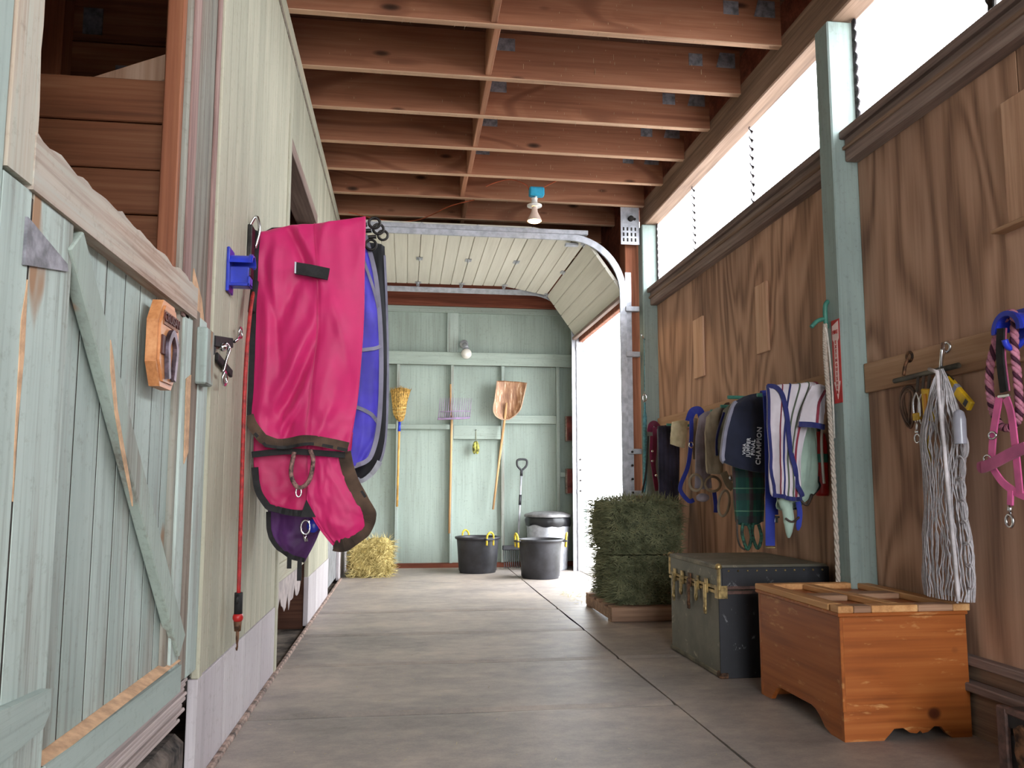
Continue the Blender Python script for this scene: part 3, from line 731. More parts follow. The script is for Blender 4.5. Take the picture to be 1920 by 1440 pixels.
MB().bar((XT + .06, YN + .02, 0.2), (XT + .06, YN + .02, 3.15), .06, .004, (0, 1, 0)).obj('track_angle', galv, gd)
MB().bar((XT + .06, YF - .02, 0.0), (XT + .06, YF - .02, 2.95), .07, .004, (0, 1, 0)).obj('track_angle', galv, gd)
for y in (YN, YF):
    for z in (.45, .95, 1.35, 2.3, 2.75): MB().box((XT + .02, y - .025, z), (XT + .16, y + .025, z + .05), .004).obj('track_bracket', galv, gd)
for z in (.98, 1.11, 1.24, 1.37):
    for y, s_ in ((YF, -1), (YN, -1)): MB().cyl((XT + .06, y + s_ * .03, z), (XT + .06, y + s_ * .036, z), .012, n=10).obj('track_hole', dark_steel, gd)
# corner plate with slots
cp = MB().box((XT - .02, YN - .03, 3.42), (XT + .17, YN - .024, 3.80), .001).obj('corner_plate', galv, gd)
for k in range(4):
    for j in range(3): MB().box((XT + .0 + .04 * k, YN - .033, 3.45 + .055 * j), (XT + .016 + .04 * k, YN - .0301, 3.485 + .055 * j), .001).obj('slot', dark_steel, cp)
MB().cyl((XT + .08, YN - .06, 3.68), (XT + .08, YN - .02, 3.68), .028, n=12).obj('bearing', dark_steel, gd)
MB().cyl((XT + .12, YN - .04, 3.68), (XT + .12, YF + .02, 3.68), .014, n=10).obj('torsion_shaft', dark_steel, gd)
# sections: four boards each, hinged along their long edges
joints = [V((2.10, 0, 2.93)), V((1.74, 0, 3.44)), V((1.20, 0, ZT + .06)), (V((.66, 0, ZT + .06))), V((.12, 0, ZT + .06)), V((-.42, 0, ZT + .06))]
for i in range(5):
    a, b = joints[i], joints[i + 1]; d = (b - a); n = V((-d.z, 0, d.x)).normalized()
    if n.z < 0: n = -n
    sec = MB().obox((a + b) / 2 + V((0, 8.68, 0)) + n * .028, d * .497, V((0, 1.13, 0)), n * .012, .003).obj('section', door_white, gd)
    for k in range(4):
        p = a + d * ((k + .03) / 4); q = a + d * ((k + .97) / 4)
        MB().obox((p + q) / 2 + V((0, 8.68, 0)) + n * .013, (q - p) / 2, V((0, 1.13, 0)), n * .007, .006).obj('board', door_white, sec)
    if i:
        for y in (YN + .10, 8.68, YF - .10):
            h = MB(); h.obox(a + V((0, y, 0)) - n * .0, d.normalized() * .035, V((0, .05 if y == 8.68 else .03, 0)), n * .003, .002)
            h.cyl(a + V((0, y - .05, 0)) - n * .008, a + V((0, y + .05, 0)) - n * .008, .009, n=10); h.obj('hinge', galv, gd)
        for y, s_ in ((YN, 1), (YF, -1)):
            h = MB(); h.cyl(a + V((0, y, -.0)), a + V((0, y + s_ * .12, 0)), .006, n=8); h.cyl(a + V((0, y - .01, 0)), a + V((0, y + .012, 0)), .022, n=14); h.obj('roller', galv, gd)
a = joints[0]; MB().box((a.x - .03, YN + .03, a.z - .05), (a.x + .02, YF - .03, a.z - .01), .006).obj('bottom_seal', sill_y, gd)
MB().box((1.55, YN + .10, 3.43), (1.68, YN + .16, 3.455), .002).obj('lift_bracket', galv, gd)

# ================================================================== LIGHT FITTINGS
t = thing('ceiling_lamp', 'small lit flood bulb in a white socket hanging from a blue junction box', 'lamp', (1.15, 7.08, 3.46))
MB().box((1.08, 7.36, 3.80), (1.26, 7.43, 3.80 + .075), .008)
MB().box((1.10, 7.05, 3.715), (1.24, 7.13, 3.80), .012).obj('junction_box', cyan_plastic, t)
MB().lathe([(.0, .0), (.07, .0), (.07, .012), (.03, .02), (.026, .06), (.032, .075)], (1.15, 7.09, 3.62), 20).obj('socket', white_plastic, t)
MB().cyl((1.16, 7.09, 3.69), (1.165, 7.09, 3.72), .012, n=8).obj('stem', white_plastic, t)
MB().lathe([(.024, .0), (.03, -.05), (.062, -.115), (.066, -.135)], (1.15, 7.09, 3.615), 24).obj('bulb', plain('bulb_reflector', (214, 190, 176), .3, var=.05), t)
MB().lathe([(.065, .0), (.05, -.012), (.0, -.02)], (1.15, 7.09, 3.482), 24).obj('bulb_face', bulb_glow, t)
MB().tube(crom([(.70, 7.12, 3.80), (.8, 7.1, 3.84), (.93, 7.1, 3.87), (1.06, 7.09, 3.83), (1.10, 7.09, 3.78)], 20), .005, 6).obj('cable', orange_wire, t)
MB().tube(crom([(1.2, 7.1, 3.79), (1.35, 7.05, 3.86), (1.5, 6.95, 3.9), (1.62, 6.9, 3.92)], 16), .005, 6).obj('cable', orange_wire, t)
l = bpy.data.lights.new('bulb_light', 'SPOT'); l.energy = 22; l.color = (1, .72, .42); l.spot_size = 2.0; l.shadow_soft_size = .05
lo = bpy.data.objects.new('bulb_light', l); COL.objects.link(lo); lo.parent = t; lo.location = (0, .01, 0)
o = MB().tube(crom([(-.6, 7.92, 3.77), (-.2, 7.92, 3.70), (.1, 7.9, 3.72), (.4, 7.6, 3.77), (.62, 7.43, 3.78)], 30), .005, 6).obj('orange_cable', orange_wire)
tag(o, 'thin orange cable looping along the far ceiling joists on the left', 'cable')
t = thing('wall_lamp', 'white globe bulb on a small grey socket on the back wall rail', 'lamp', (.76, 10.38, 2.78))
MB().lathe([(.0, 0), (.055, 0), (.055, .03), (.04, .05)], (.74, 10.385, 2.90), 18, 'Y').obj('base', galv, t)
MB().cyl((.745, 10.36, 2.89), (.76, 10.31, 2.82), .035, .04, n=14).obj('socket', galv, t)
MB().ball((.765, 10.29, 2.755), .068, 18).obj('globe', white_plastic, t)

# ================================================================== BLANKET RACK AND BLANKETS (left)
mag = fabric('magenta_nylon', (196, 34, 100), 500, .5, .03, .1)
magd = fabric('magenta_nylon_lining', (182, 28, 88), 500, .5, .03, .1)
blu = fabric('violet_blue_nylon', (78, 66, 196), 500, .55, .1, .2)
brown_trim = fabric('muddy_brown_binding', (92, 72, 58), 200, .9, .25, .1, bump=.6)
purp = fabric('purple_nylon', (84, 36, 100), 500, .6, .15, .2)
greytrim = fabric('grey_binding', (140, 138, 156), 300, .7, .1)
blk = fabric('black_rug_cloth', (38, 38, 42), 300, .7, .2)
silver = fabric('silver_rug_lining', (176, 178, 184), 300, .4, .2)
rk = thing('blanket_rack', 'black swing arm blanket bars bolted to the left wall', 'rack', (XL, 3.85, 1.95))
MB().box((XL, 3.62, 1.98), (XL + .02, 3.70, 2.22), .003).obj('wall_plate', dark_steel, rk)
for y, z, xe in ((3.79, 2.265, -.20), (4.02, 2.31, -.19), (4.28, 2.36, -.175)):
    MB().tube([(XL, y, z - .05), (XL + .04, y, z - .04), (XL + .08, y, z - .015), (xe + .0, y, z + .03)], .011, 10).obj('arm', dark_steel, rk)
    c = V((xe + .035, y, z + .04)); MB().tube([c + V((.026 * math.cos(a), 0, .026 * math.sin(a))) for a in [2 * PI * k / 18 for k in range(18)]], .007, 8, closed=True).obj('end_loop', dark_steel, rk)
MB().tube([V((-.19, 4.0, 2.26)) + V((.026 * math.cos(a), 0, .026 * math.sin(a))) for a in [2 * PI * k / 18 for k in range(18)]], .007, 8, closed=True).obj('end_loop', dark_steel, rk)
MB().tube(crom([(XL, 3.66, 2.22), (XL + .03, 3.66, 2.27), (XL + .045, 3.66, 2.2), (XL + .03, 3.66, 2.12)], 14), .007, 8).obj('hook', chrome, rk)

def rows(pts, y): return [[(x, y + dy, z) for x, z, dy in r] for r in pts]
D = (0, -1, 0)
# magenta rug: front fold
t = thing('magenta_horse_rug', 'magenta horse rug with muddy brown binding folded over the front bar', 'horse rug', (-.46, 3.79, .74))
yb0 = 3.76
R_ = [[(-.70, yb0 + .03, 2.235), (-.56, yb0 + .03, 2.275), (-.42, yb0 + .03, 2.29), (-.21, yb0 + .03, 2.33)],
      [(-.705, yb0 + .0, 2.20), (-.56, yb0 - .005, 2.24), (-.42, yb0 - .005, 2.262), (-.205, yb0 - .0, 2.30)],
      [(-.71, yb0, 2.02), (-.55, yb0 - .02, 2.03), (-.40, yb0 - .025, 2.05), (-.205, yb0, 2.07)],
      [(-.715, yb0, 1.76), (-.55, yb0 - .03, 1.76), (-.39, yb0 - .03, 1.77), (-.205, yb0, 1.80)],
      [(-.72, yb0, 1.50), (-.56, yb0 - .03, 1.48), (-.41, yb0 - .035, 1.48), (-.222, yb0, 1.49)],
      [(-.715, yb0 + .01, 1.34), (-.57, yb0 - .02, 1.33), (-.42, yb0 - .03, 1.33), (-.24, yb0 - .01, 1.33)],
      [(-.64, yb0 + .01, 1.225), (-.55, yb0 - .02, 1.215), (-.42, yb0 - .03, 1.232), (-.262, yb0 - .01, 1.205)]]
for r in R_:
    r[0] = (max(r[0][0], XL + .008),) + tuple(r[0][1:])
cl = Cloth(R_, D, .03, [(.010, 1.2, .35, .6, .6), (.007, .8, -1.1, 2.0, .5), (.005, 2.1, .8, 1.0, .8)], .012, 54, 70, 2)
# creases
for j in range(cl.nv):
    for i in range(cl.nu):
        u, v = i / (cl.nu - 1), j / (cl.nv - 1)
        for (u0, v0, u1, v1, wd, am) in ((.30, .14, .60, .40, .04, -.026), (.36, .12, .68, .36, .03, .016), (.66, .44, .22, .72, .045, .028), (.64, .50, .28, .78, .035, -.024), (.55, .28, .20, .50, .04, -.020), (.60, .62, .30, .90, .035, .022), (.70, .40, .92, .62, .03, .014), (.62, .05, .62, 1, .012, -.008), (.22, .12, .14, .9, .05, .018), (.12, .3, .30, .62, .03, -.018), (.75, .08, .66, .26, .025, .012), (.48, .80, .30, .96, .03, -.016), (.80, .70, .70, .95, .03, .012)):
            dx, dy = u1 - u0, v1 - v0; L = dx * dx + dy * dy; tt = max(0, min(1, ((u - u0) * dx + (v - v0) * dy) / L))
            dd = math.hypot(u - u0 - tt * dx, v - v0 - tt * dy); cl.P[j][i] = cl.P[j][i] + V(D) * am * math.exp(-(dd / wd) ** 2) * (math.sin(PI * min(1, max(.02, tt))) ** .5 if 0 < tt < 1 else .2)
cl.build('outer_shell', mag, t)
cl.ribbon([(.985, .965), (.75, .955), (.55, .945), (.25, .955), (.10, .93), (.015, .80)], .046, 'binding', brown_trim, t, .006, .006, 60)
cl.ribbon([(.985, .99), (.5, .985), (.08, .985), (.02, .9)], .014, 'dark_piping', black_matte, t, .007, .008, 60)
cl.ribbon([(.012, .80), (.010, .5), (.012, .06)], .03, 'side_binding', black_matte, t, .005, .005, 40)
cl.ribbon([(.62, .02), (.62, .5), (.60, .93)], .006, 'centre_seam', magd, t, .003, .003, 40)
MB().strap([(-.515, 3.70, 2.045), (-.45, 3.695, 2.035), (-.365, 3.695, 2.02)], .055, .012, D).obj('chest_strap', black_matte, t)
MB().box((-.519, 3.687, 2.018), (-.512, 3.70, 2.072), .001).obj('buckle', galv, t)
# lower back layer
y1 = 3.86
R2 = [[(-.705, y1, 1.30), (-.56, y1, 1.30), (-.42, y1, 1.30), (-.25, y1, 1.30)],
      [(-.70, y1, 1.16), (-.56, y1 - .01, 1.16), (-.42, y1 - .01, 1.16), (-.27, y1, 1.17)],
      [(-.68, y1, 1.03), (-.57, y1 - .01, 1.02), (-.46, y1 - .01, 1.03), (-.37, y1, 1.05)],
      [(-.63, y1, .945), (-.56, y1, .925), (-.49, y1, .915), (-.44, y1 + .01, .915)]]
c2 = Cloth(R2, D, .02, [(.012, 1.4, .3, .3, .8)], .012, 34, 30, 5); c2.build('left_flap', magd, t)
c2.ribbon([(.02, .4), (.02, .75), (.05, .95), (.5, .97), (.98, .97)], .03, 'flap_binding', black_matte, t, .005, .006, 40)
R3 = [[(-.46, y1 - .02, 1.24), (-.38, y1 - .03, 1.235), (-.28, y1 - .02, 1.22)],
      [(-.45, y1 - .03, 1.10), (-.36, y1 - .05, 1.10), (-.245, y1 - .02, 1.10)],
      [(-.45, y1 - .03, .97), (-.34, y1 - .055, .96), (-.175, y1 - .02, .985)],
      [(-.40, y1 - .02, .86), (-.31, y1 - .05, .84), (-.135, y1 - .01, .91)],
      [(-.325, y1 - .01, .765), (-.27, y1 - .02, .765), (-.19, y1, .815)]]
c3 = Cloth(R3, D, .025, [(.010, 1.2, .3, 1.0, .7)], .012, 34, 40, 9); c3.build('right_flap', mag, t)
c3.ribbon([(.93, .05), (.90, .35), (.90, .62), (.88, .9), (.55, .95), (.2, .94)], .06, 'flap_fleece_edge', brown_trim, t, .008, .012, 60)
c3.ribbon([(.985, .05), (.985, .5), (.985, .85), (.9, .985), (.5, .985), (.05, .985)], .012, 'flap_piping', black_matte, t, .009, .01, 60)
MB().strap(crom([(-.70, 3.80, 1.19), (-.55, 3.79, 1.205), (-.42, 3.79, 1.20), (-.28, 3.80, 1.19)], 16), .028, .006, D).obj('belly_strap', black_matte, t)
tc = crom([(-.50, 3.72, 1.20), (-.51, 3.71, 1.10), (-.475, 3.70, 1.04), (-.43, 3.705, 1.07), (-.415, 3.715, 1.16), (-.43, 3.72, 1.21)], 40)
MB().tube(tc, .010, 8).obj('tail_cord', plain('grubby_tail_cord', (150, 112, 104), .7, var=.3, scale=50), t)
MB().tube([V((-.473, 3.70, 1.02)) + V((.012 * math.cos(a), 0, .022 * math.sin(a))) for a in [2 * PI * k / 12 for k in range(12)]], .004, 6, closed=True).obj('snap', chrome, t)
MB().prism([(-.475, .905), (-.45, .985), (-.405, .905)], (0, 3.80, 0), (1, 0, 0), (0, 0, 1), .006).obj('tail_gusset', black_matte, t)
# violet blue rug
t = thing('blue_horse_rug', 'violet blue horse rug with grey binding hanging behind the magenta rug', 'horse rug', (-.3, 4.05, 1.1))
yb1 = 4.02
B_ = [[(-.60, yb1, 2.30), (-.40, yb1, 2.33), (-.265, yb1, 2.345), (-.225, yb1, 2.33)],
      [(-.60, yb1, 2.1), (-.40, yb1 - .01, 2.12), (-.25, yb1 - .02, 2.13), (-.165, yb1, 2.12)],
      [(-.60, yb1, 1.88), (-.40, yb1 - .01, 1.88), (-.22, yb1 - .03, 1.88), (-.135, yb1, 1.86)],
      [(-.60, yb1, 1.6), (-.40, yb1 - .01, 1.6), (-.22, yb1 - .03, 1.6), (-.125, yb1, 1.58)],
      [(-.60, yb1, 1.35), (-.40, yb1 - .01, 1.35), (-.22, yb1 - .03, 1.34), (-.135, yb1, 1.33)],
      [(-.58, yb1, 1.18), (-.40, yb1 - .01, 1.16), (-.26, yb1 - .02, 1.16), (-.17, yb1, 1.19)],
      [(-.56, yb1, 1.15), (-.40, yb1, 1.135), (-.30, yb1, 1.13), (-.22, yb1, 1.155)]]
cb = Cloth(B_, D, .035, [(.010, 1.5, .8, .4, .5), (.006, .5, 2.2, 0, 1)], .016, 40, 56, 12); cb.build('outer_shell', blu, t)
cb.ribbon([(.985, .02), (.985, .3), (.985, .6), (.985, .85), (.9, .97), (.6, .985), (.3, .985)], .022, 'binding', greytrim, t, .006, .008, 70)
cb.ribbon([(.55, .44), (.8, .42), (.985, .40)], .018, 'surcingle', greytrim, t, .006, .006, 20)
cb.ribbon([(.55, .60), (.8, .62), (.985, .65)], .018, 'surcingle', greytrim, t, .006, .006, 20)
cb.ribbon([(.62, .02), (.80, .16), (.97, .30)], .014, 'front_seam', greytrim, t, .006, .006, 20)
# dark rug with silver lining
t = thing('black_horse_rug', 'black horse rug with pale lining, rearmost on the blanket bars', 'horse rug', (-.25, 4.35, 1.0))
yb2 = 4.28
K_ = [[(-.55, yb2, 2.34), (-.3, yb2, 2.36), (-.175, yb2, 2.355), (-.13, yb2, 2.34)],
      [(-.55, yb2, 1.95), (-.3, yb2, 1.95), (-.16, yb2 - .02, 1.95), (-.108, yb2, 1.95)],
      [(-.55, yb2, 1.5), (-.3, yb2, 1.5), (-.15, yb2 - .02, 1.5), (-.098, yb2, 1.5)],
      [(-.55, yb2, 1.2), (-.3, yb2, 1.18), (-.18, yb2 - .02, 1.18), (-.115, yb2, 1.22)],
      [(-.5, yb2, 1.09), (-.35, yb2, 1.07), (-.25, yb2, 1.06), (-.19, yb2, 1.09)]]
ck = Cloth(K_, D, .04, [(.01, 1.2, .7, .2, .5)], .012, 30, 44, 15); ck.build('outer_shell', blk, t)
ck.ribbon([(.975, .05), (.975, .5), (.975, .82), (.85, .965), (.4, .985)], .012, 'binding', greytrim, t, .005, .006, 60)
ck.ribbon([(.93, .80), (.86, .90), (.6, .955)], .035, 'pale_lining', silver, t, .007, .006, 30)
# purple rug under the magenta one
t = thing('purple_horse_rug', 'dark purple horse rug hanging lowest below the magenta rug', 'horse rug', (-.55, 4.15, .65))
yb3 = 4.14
P_ = [[(-.68, yb3, 2.2), (-.55, yb3, 2.22), (-.42, yb3, 2.24)], [(-.685, yb3, 1.4), (-.56, yb3 - .02, 1.4), (-.40, yb3, 1.4)],
      [(-.675, yb3, .92), (-.56, yb3 - .02, .92), (-.41, yb3, .92)], [(-.66, yb3, .80), (-.56, yb3 - .025, .78), (-.43, yb3, .80)],
      [(-.61, yb3, .725), (-.55, yb3 - .01, .695), (-.49, yb3, .672)]]
cp_ = Cloth(P_, D, .03, [(.012, 1.3, .6, .2, 1)], .012, 30, 56, 21); cp_.build('outer_shell', purp, t)
cp_.ribbon([(.03, .5), (.03, .75), (.06, .93), (.5, .985), (.93, .985)], .022, 'binding', black_matte, t, .005, .006, 50)
for x, z0, z1 in ((-.565, .70, .64), (-.515, .69, .58)): MB().strap([(x, yb3, z0), (x, yb3, z1)], .022, .004, D).obj('leg_strap', black_matte, t)
h = MB(); h.tube([V((-.485, yb3 - .05, .845)) + V((.022 * math.cos(a), 0, .035 * math.sin(a))) for a in [2 * PI * k / 14 for k in range(14)]], .006, 8, closed=True); h.cyl((-.49, yb3 - .05, .81), (-.48, yb3 - .05, .775), .009); h.obj('snap', chrome, t)
h = MB(); h.ball((-.45, yb3 - .045, .85), .03, 12, (1, .4, 1.1)); h.obj('clip', blue_plastic, t)

# ================================================================== LEFT WALL HARDWARE
t = thing('bungee_tie', 'long red elastic tie with black clip hanging down the left wall', 'tie', (XL + .04, 3.5, .4))
xb = XL + .045
MB().tube(crom([(xb, 3.60, 1.93), (xb, 3.52, 1.80), (xb, 3.46, 1.5), (xb, 3.47, 1.0), (xb, 3.485, .60)], 30), .0085, 8).obj('cord', red_rubber, t)
MB().cyl((xb, 3.60, 1.95), (xb, 3.545, 1.80), .016, n=10).obj('upper_grip', black_matte, t)
MB().cyl((xb, 3.485, .61), (xb, 3.488, .525), .017, n=12).obj('grip', black_matte, t)
MB().tube([(xb, 3.47, .60), (xb, 3.455, .59), (xb, 3.462, .57)], .006, 6).obj('tab', black_matte, t)
MB().ball((xb, 3.488, .51), .022, 12).obj('bead', red_paint, t)
h = MB(); h.cyl((xb, 3.488, .495), (xb, 3.49, .455), .017, .013, n=10)
for s_ in (-1, 1): h.tube([(xb, 3.49 + s_ * .012, .46), (xb, 3.49 + s_ * .015, .43), (xb, 3.49 + s_ * .005, .405)], .004, 6)
h.tube(crom([(xb, 3.49, .41), (xb, 3.495, .392), (xb, 3.487, .38), (xb, 3.478, .39)], 10), .004, 6); h.obj('snap', rust, t)

t = thing('bridle_bracket', 'glossy blue plastic bridle bracket on the cream boarded wall', 'bracket', (XL, 3.3, 1.86))
MB().box((XL, 3.235, 1.82), (XL + .012, 3.325, 2.00), .005).obj('back_plate', blue_plastic, t)
def half(r, c, x0, x1, a0=PI * .05, a1=PI * .95, n=14, th=.006):
    P = [(c[0] + r * math.cos(a0 + (a1 - a0) * k / n), c[1] + r * math.sin(a0 + (a1 - a0) * k / n)) for k in range(n + 1)]
    P += [(c[0] + (r - th) * math.cos(a0 + (a1 - a0) * k / n), c[1] + (r - th) * math.sin(a0 + (a1 - a0) * k / n)) for k in range(n, -1, -1)]
    return MB().prism(P, (x0, 0, 0), (0, 1, 0), (0, 0, 1), x1 - x0)
half(.045, (3.28, 1.93), XL, XL + .10).obj('cradle', blue_plastic, t)
half(.056, (3.28, 1.925), XL + .085, XL + .095).obj('lip', blue_plastic, t)
MB().box((XL, 3.25, 1.845), (XL + .09, 3.31, 1.857), .003).obj('lower_hook', blue_plastic, t)
MB().box((XL + .08, 3.25, 1.845), (XL + .09, 3.31, 1.885), .003).obj('hook_tip', blue_plastic, t)
MB().box((XL + .0, 3.272, 1.857), (XL + .08, 3.288, 1.93), .003).obj('web', blue_plastic, t)

t = thing('latch_chain', 'black strap latch with chrome snap hooks beside the stall door', 'latch', (XL, 3.1, 1.45))
x = XL + .012
MB().prism([(2.95, 1.50), (2.95, 1.59), (3.08, 1.585), (3.06, 1.535)], (XL, 0, 0), (0, 1, 0), (0, 0, 1), .012).obj('strap_plate', black_matte, t)
MB().bar((x, 3.03, 1.58), (x, 3.33, 1.625), .04, .014, (1, 0, 0)).obj('strap', black_matte, t)
MB().bar((x, 3.08, 1.53), (x, 3.34, 1.50), .032, .014, (1, 0, 0)).obj('strap', black_matte, t)
MB().ball((x + .012, 3.12, 1.572), .016, 10).obj('stud', chrome, t)
h = MB(); h.tube(crom([(x + .02, 3.13, 1.59), (x + .03, 3.15, 1.575), (x + .03, 3.13, 1.545), (x + .025, 3.12, 1.51), (x + .02, 3.11, 1.475)], 16), .006, 8)
h.tube([V((x + .02, 3.135, 1.455)) + V((0, .030 * math.cos(a), .026 * math.sin(a))) for a in [2 * PI * k / 18 for k in range(18)]], .006, 8, closed=True); h.obj('snap_hook', chrome, t)
h = MB(); h.tube([(x + .01, 3.33, 1.63), (x + .015, 3.37, 1.65), (x + .015, 3.39, 1.665)], .006, 8)
h.tube([V((x + .015, 3.42, 1.685)) + V((0, .028 * math.cos(a), .022 * math.sin(a))) for a in [2 * PI * k / 16 for k in range(16)]], .005, 8, closed=True); h.obj('ring', chrome, t)

t = thing('name_plaque', 'octagonal varnished wood name plaque with horseshoe on the stall door', 'plaque', (XL, 2.42, 1.34))
oc = [(-.10, .06), (-.055, .125), (.055, .125), (.10, .06), (.10, -.06), (.055, -.125), (-.055, -.125), (-.10, -.06)]
X0 = XL - .03
pl_w = wood('varnished_plaque', 'Y', (150, 92, 54), (190, 128, 82), (208, 150, 104), rnd=.05, rough=.4)
MB().prism([(2.42 + a, 1.455 + b) for a, b in oc], (X0 + .025, 0, 0), (0, 1, 0), (0, 0, 1), .03).obj('board', pl_w, t)
MB().prism([(2.42 + a * .88, 1.455 + b * .88) for a, b in oc], (X0 + .055, 0, 0), (0, 1, 0), (0, 0, 1), .006).obj('face', pl_w, t)
MB().box((X0 + .061, 2.35, 1.507), (X0 + .064, 2.49, 1.548), .001).obj('name_panel', plain('burnt_panel', (150, 96, 66), .6), t)
text_mesh('name_lettering', 'CRUISAN', .036, print_dark, t, frame((X0 + .066, 2.42, 1.528), (0, 1, 0), (0, 0, 1)), .002)
shoe = plain('old_horseshoe_steel', (112, 100, 112), .45, .7, var=.2, scale=30)
arc = crom([(X0 + .068, 2.395, 1.355), (X0 + .068, 2.385, 1.40), (X0 + .068, 2.38, 1.455), (X0 + .068, 2.42, 1.492), (X0 + .068, 2.46, 1.455), (X0 + .068, 2.455, 1.40), (X0 + .068, 2.445, 1.355)], 34)
MB().strap(arc, .020, .012, (1, 0, 0)).obj('horseshoe', shoe, t)
for s_ in (-1, 1): MB().box((X0 + .061, 2.42 + s_ * .068 - .014, 1.42), (X0 + .066, 2.42 + s_ * .068 + .014, 1.475), .002).obj('carved_stirrup', print_dark, t)
# ================================================================== BACK WALL TOOLS
t = thing('corn_broom', 'straw broom with yellow handle standing head up against the back wall', 'broom', (-.09, 10.33, .80))
MB().cyl((-.10, 10.36, .78), (-.085, 10.35, 1.90), .014, n=10).obj('handle', plain('yellow_varnished_handle', (226, 174, 92), .4, var=.1), t)
MB().cyl((-.089, 10.35, 1.74), (-.085, 10.35, 1.86), .019, n=10).obj('ferrule', blue_plastic, t)
straw = plain('broom_straw', (214, 170, 92), .85, var=.2, scale=40, bump=.8, bscale=120)
BR = [[(-.115, 10.35, 1.88), (-.075, 10.33, 1.865), (-.035, 10.35, 1.88)], [(-.165, 10.35, 1.96), (-.085, 10.305, 1.95), (-.01, 10.35, 1.97)], [(-.185, 10.35, 2.10), (-.085, 10.30, 2.11), (.01, 10.35, 2.12)], [(-.205, 10.35, 2.27), (-.08, 10.315, 2.30), (.055, 10.35, 2.28)]]
cbm = Cloth(BR, D, .07, [(.004, 9, 0, 0, 0)], .006, 44, 20, 4); cbm.build('straw_head', straw, t)
for v in (.3, .42, .52): cbm.ribbon([(.0, v), (.5, v), (1, v)], .008, 'stitching', plain('broom_twine', (236, 206, 130), .7), t, .006, .006, 20)
mb = MB()
for _ in range(150):
    u = rr(0, 1); p = cbm.at(u, rr(.85, 1)); mb.tube([p, p + V((rr(-.01, .01) + (u - .5) * .03, rr(-.02, .01), rr(.01, .04)))], .0012, 4, False)
mb.obj('straw_tips', straw, t, kind='stuff')
plum = plain('purple_fork_plastic', (164, 140, 176), .5, var=.1)
t = thing('stable_fork', 'purple plastic manure fork hung tines up on the back wall', 'fork', (.6, 10.33, .44))
MB().cyl((.565, 10.36, .44), (.585, 10.35, 1.95), .015, n=10).obj('handle', bucket_wood, t)
MB().cyl((.57, 10.345, 1.95), (.565, 10.345, 2.36), .011, n=8).obj('socket', bucket_wood, t)
MB().tube(crom([(.40, 10.30, 1.90), (.5, 10.27, 1.90), (.6, 10.26, 1.905), (.72, 10.27, 1.91), (.81, 10.30, 1.92)], 24), .014, 8).obj('head_bar', plum, t)
MB().tube(crom([(.43, 10.27, 1.99), (.52, 10.24, 1.99), (.6, 10.23, 1.995), (.72, 10.24, 2.0), (.81, 10.27, 2.0)], 24), .006, 6).obj('cross_bar', plum, t)
for k in range(15):
    f = k / 14; x = .41 + .40 * f; b = -.03 * math.sin(PI * f)
    MB().tube([(x, 10.30 + b, 1.91), (x + .008, 10.27 + b, 2.0), (x + .02, 10.27 + b, 2.17)], [.006, .005, .003], 6).obj('tine', plum, t)
t = thing('scoop_shovel', 'broad brown scoop shovel hung blade up on the back wall', 'shovel', (1.2, 10.33, .74))
MB().tube([(1.125, 10.34, .74), (1.20, 10.33, 1.35), (1.275, 10.30, 1.96), (1.29, 10.27, 2.12)], [.014, .015, .017, .012], 10).obj('handle', bucket_wood, t)
g = G('scratched_brown_blade'); n1 = g.noise(g.coord((40, 40, 4)), 1, 5, .7); rp = g.ramp((n1, 0), [(.38, (112, 74, 50)), (.55, (150, 108, 76)), (.68, (214, 190, 164))]); g.set('Base Color', rp); g.set('Roughness', .45); g.set('Metallic', .2)
SH = [[(1.165, 10.28, 2.405), (1.26, 10.30, 2.41), (1.36, 10.305, 2.405), (1.46, 10.30, 2.40), (1.56, 10.28, 2.385)], [(1.14, 10.27, 2.2), (1.24, 10.31, 2.2), (1.34, 10.315, 2.2), (1.43, 10.31, 2.2), (1.515, 10.27, 2.19)], [(1.115, 10.27, 2.03), (1.21, 10.31, 2.03), (1.30, 10.315, 2.03), (1.39, 10.31, 2.03), (1.475, 10.27, 2.04)], [(1.15, 10.28, 1.945), (1.22, 10.30, 1.93), (1.28, 10.305, 1.925), (1.34, 10.30, 1.935), (1.41, 10.28, 1.96)], [(1.20, 10.28, 1.905), (1.24, 10.29, 1.90), (1.28, 10.29, 1.898), (1.32, 10.29, 1.90), (1.36, 10.28, 1.915)]]
cs_ = Cloth(SH, D, .012, (), .002, 30, 30, 2); cs_.build('blade', g.m, t)
cs_.ribbon([(.01, .0), (.01, .4), (.01, .75), (.2, .97), (.8, .97), (.99, .75), (.99, .4), (.99, 0)], .012, 'blade_rim', plain('worn_blade_rim', (196, 158, 128), .5), t, .004, .006, 60)
t = thing('work_gloves', 'yellow green work gloves dangling from a nail on the back wall', 'gloves', (.91, 10.42, 1.45))
MB().tube([(.905, 10.43, 1.76), (.908, 10.42, 1.66), (.905, 10.42, 1.60)], .004, 6).obj('string', plain('string', (150, 150, 120), .8), t)
gl = plain('yellow_green_glove', (188, 186, 92), .8, var=.3, scale=30)
for dx in (-.018, .016):
    h = MB(); h.tube(crom([(.905 + dx * .4, 10.41, 1.62), (.905 + dx, 10.40, 1.56), (.905 + dx * 1.2, 10.395, 1.50), (.905 + dx, 10.40, 1.455)], 12), [.012, .018, .022, .026, .027, .027, .026, .025, .022, .018, .014, .008], 8); h.obj('glove', gl, t)
h = MB(); h.cyl((.905, 10.44, 1.77), (.905, 10.40, 1.77), .006); h.obj('nail', dark_steel, t)
t = thing('bedding_fork', 'black D-handled bedding fork with silver shaft leaning at the back wall', 'fork', (1.4, 10.15, .05))
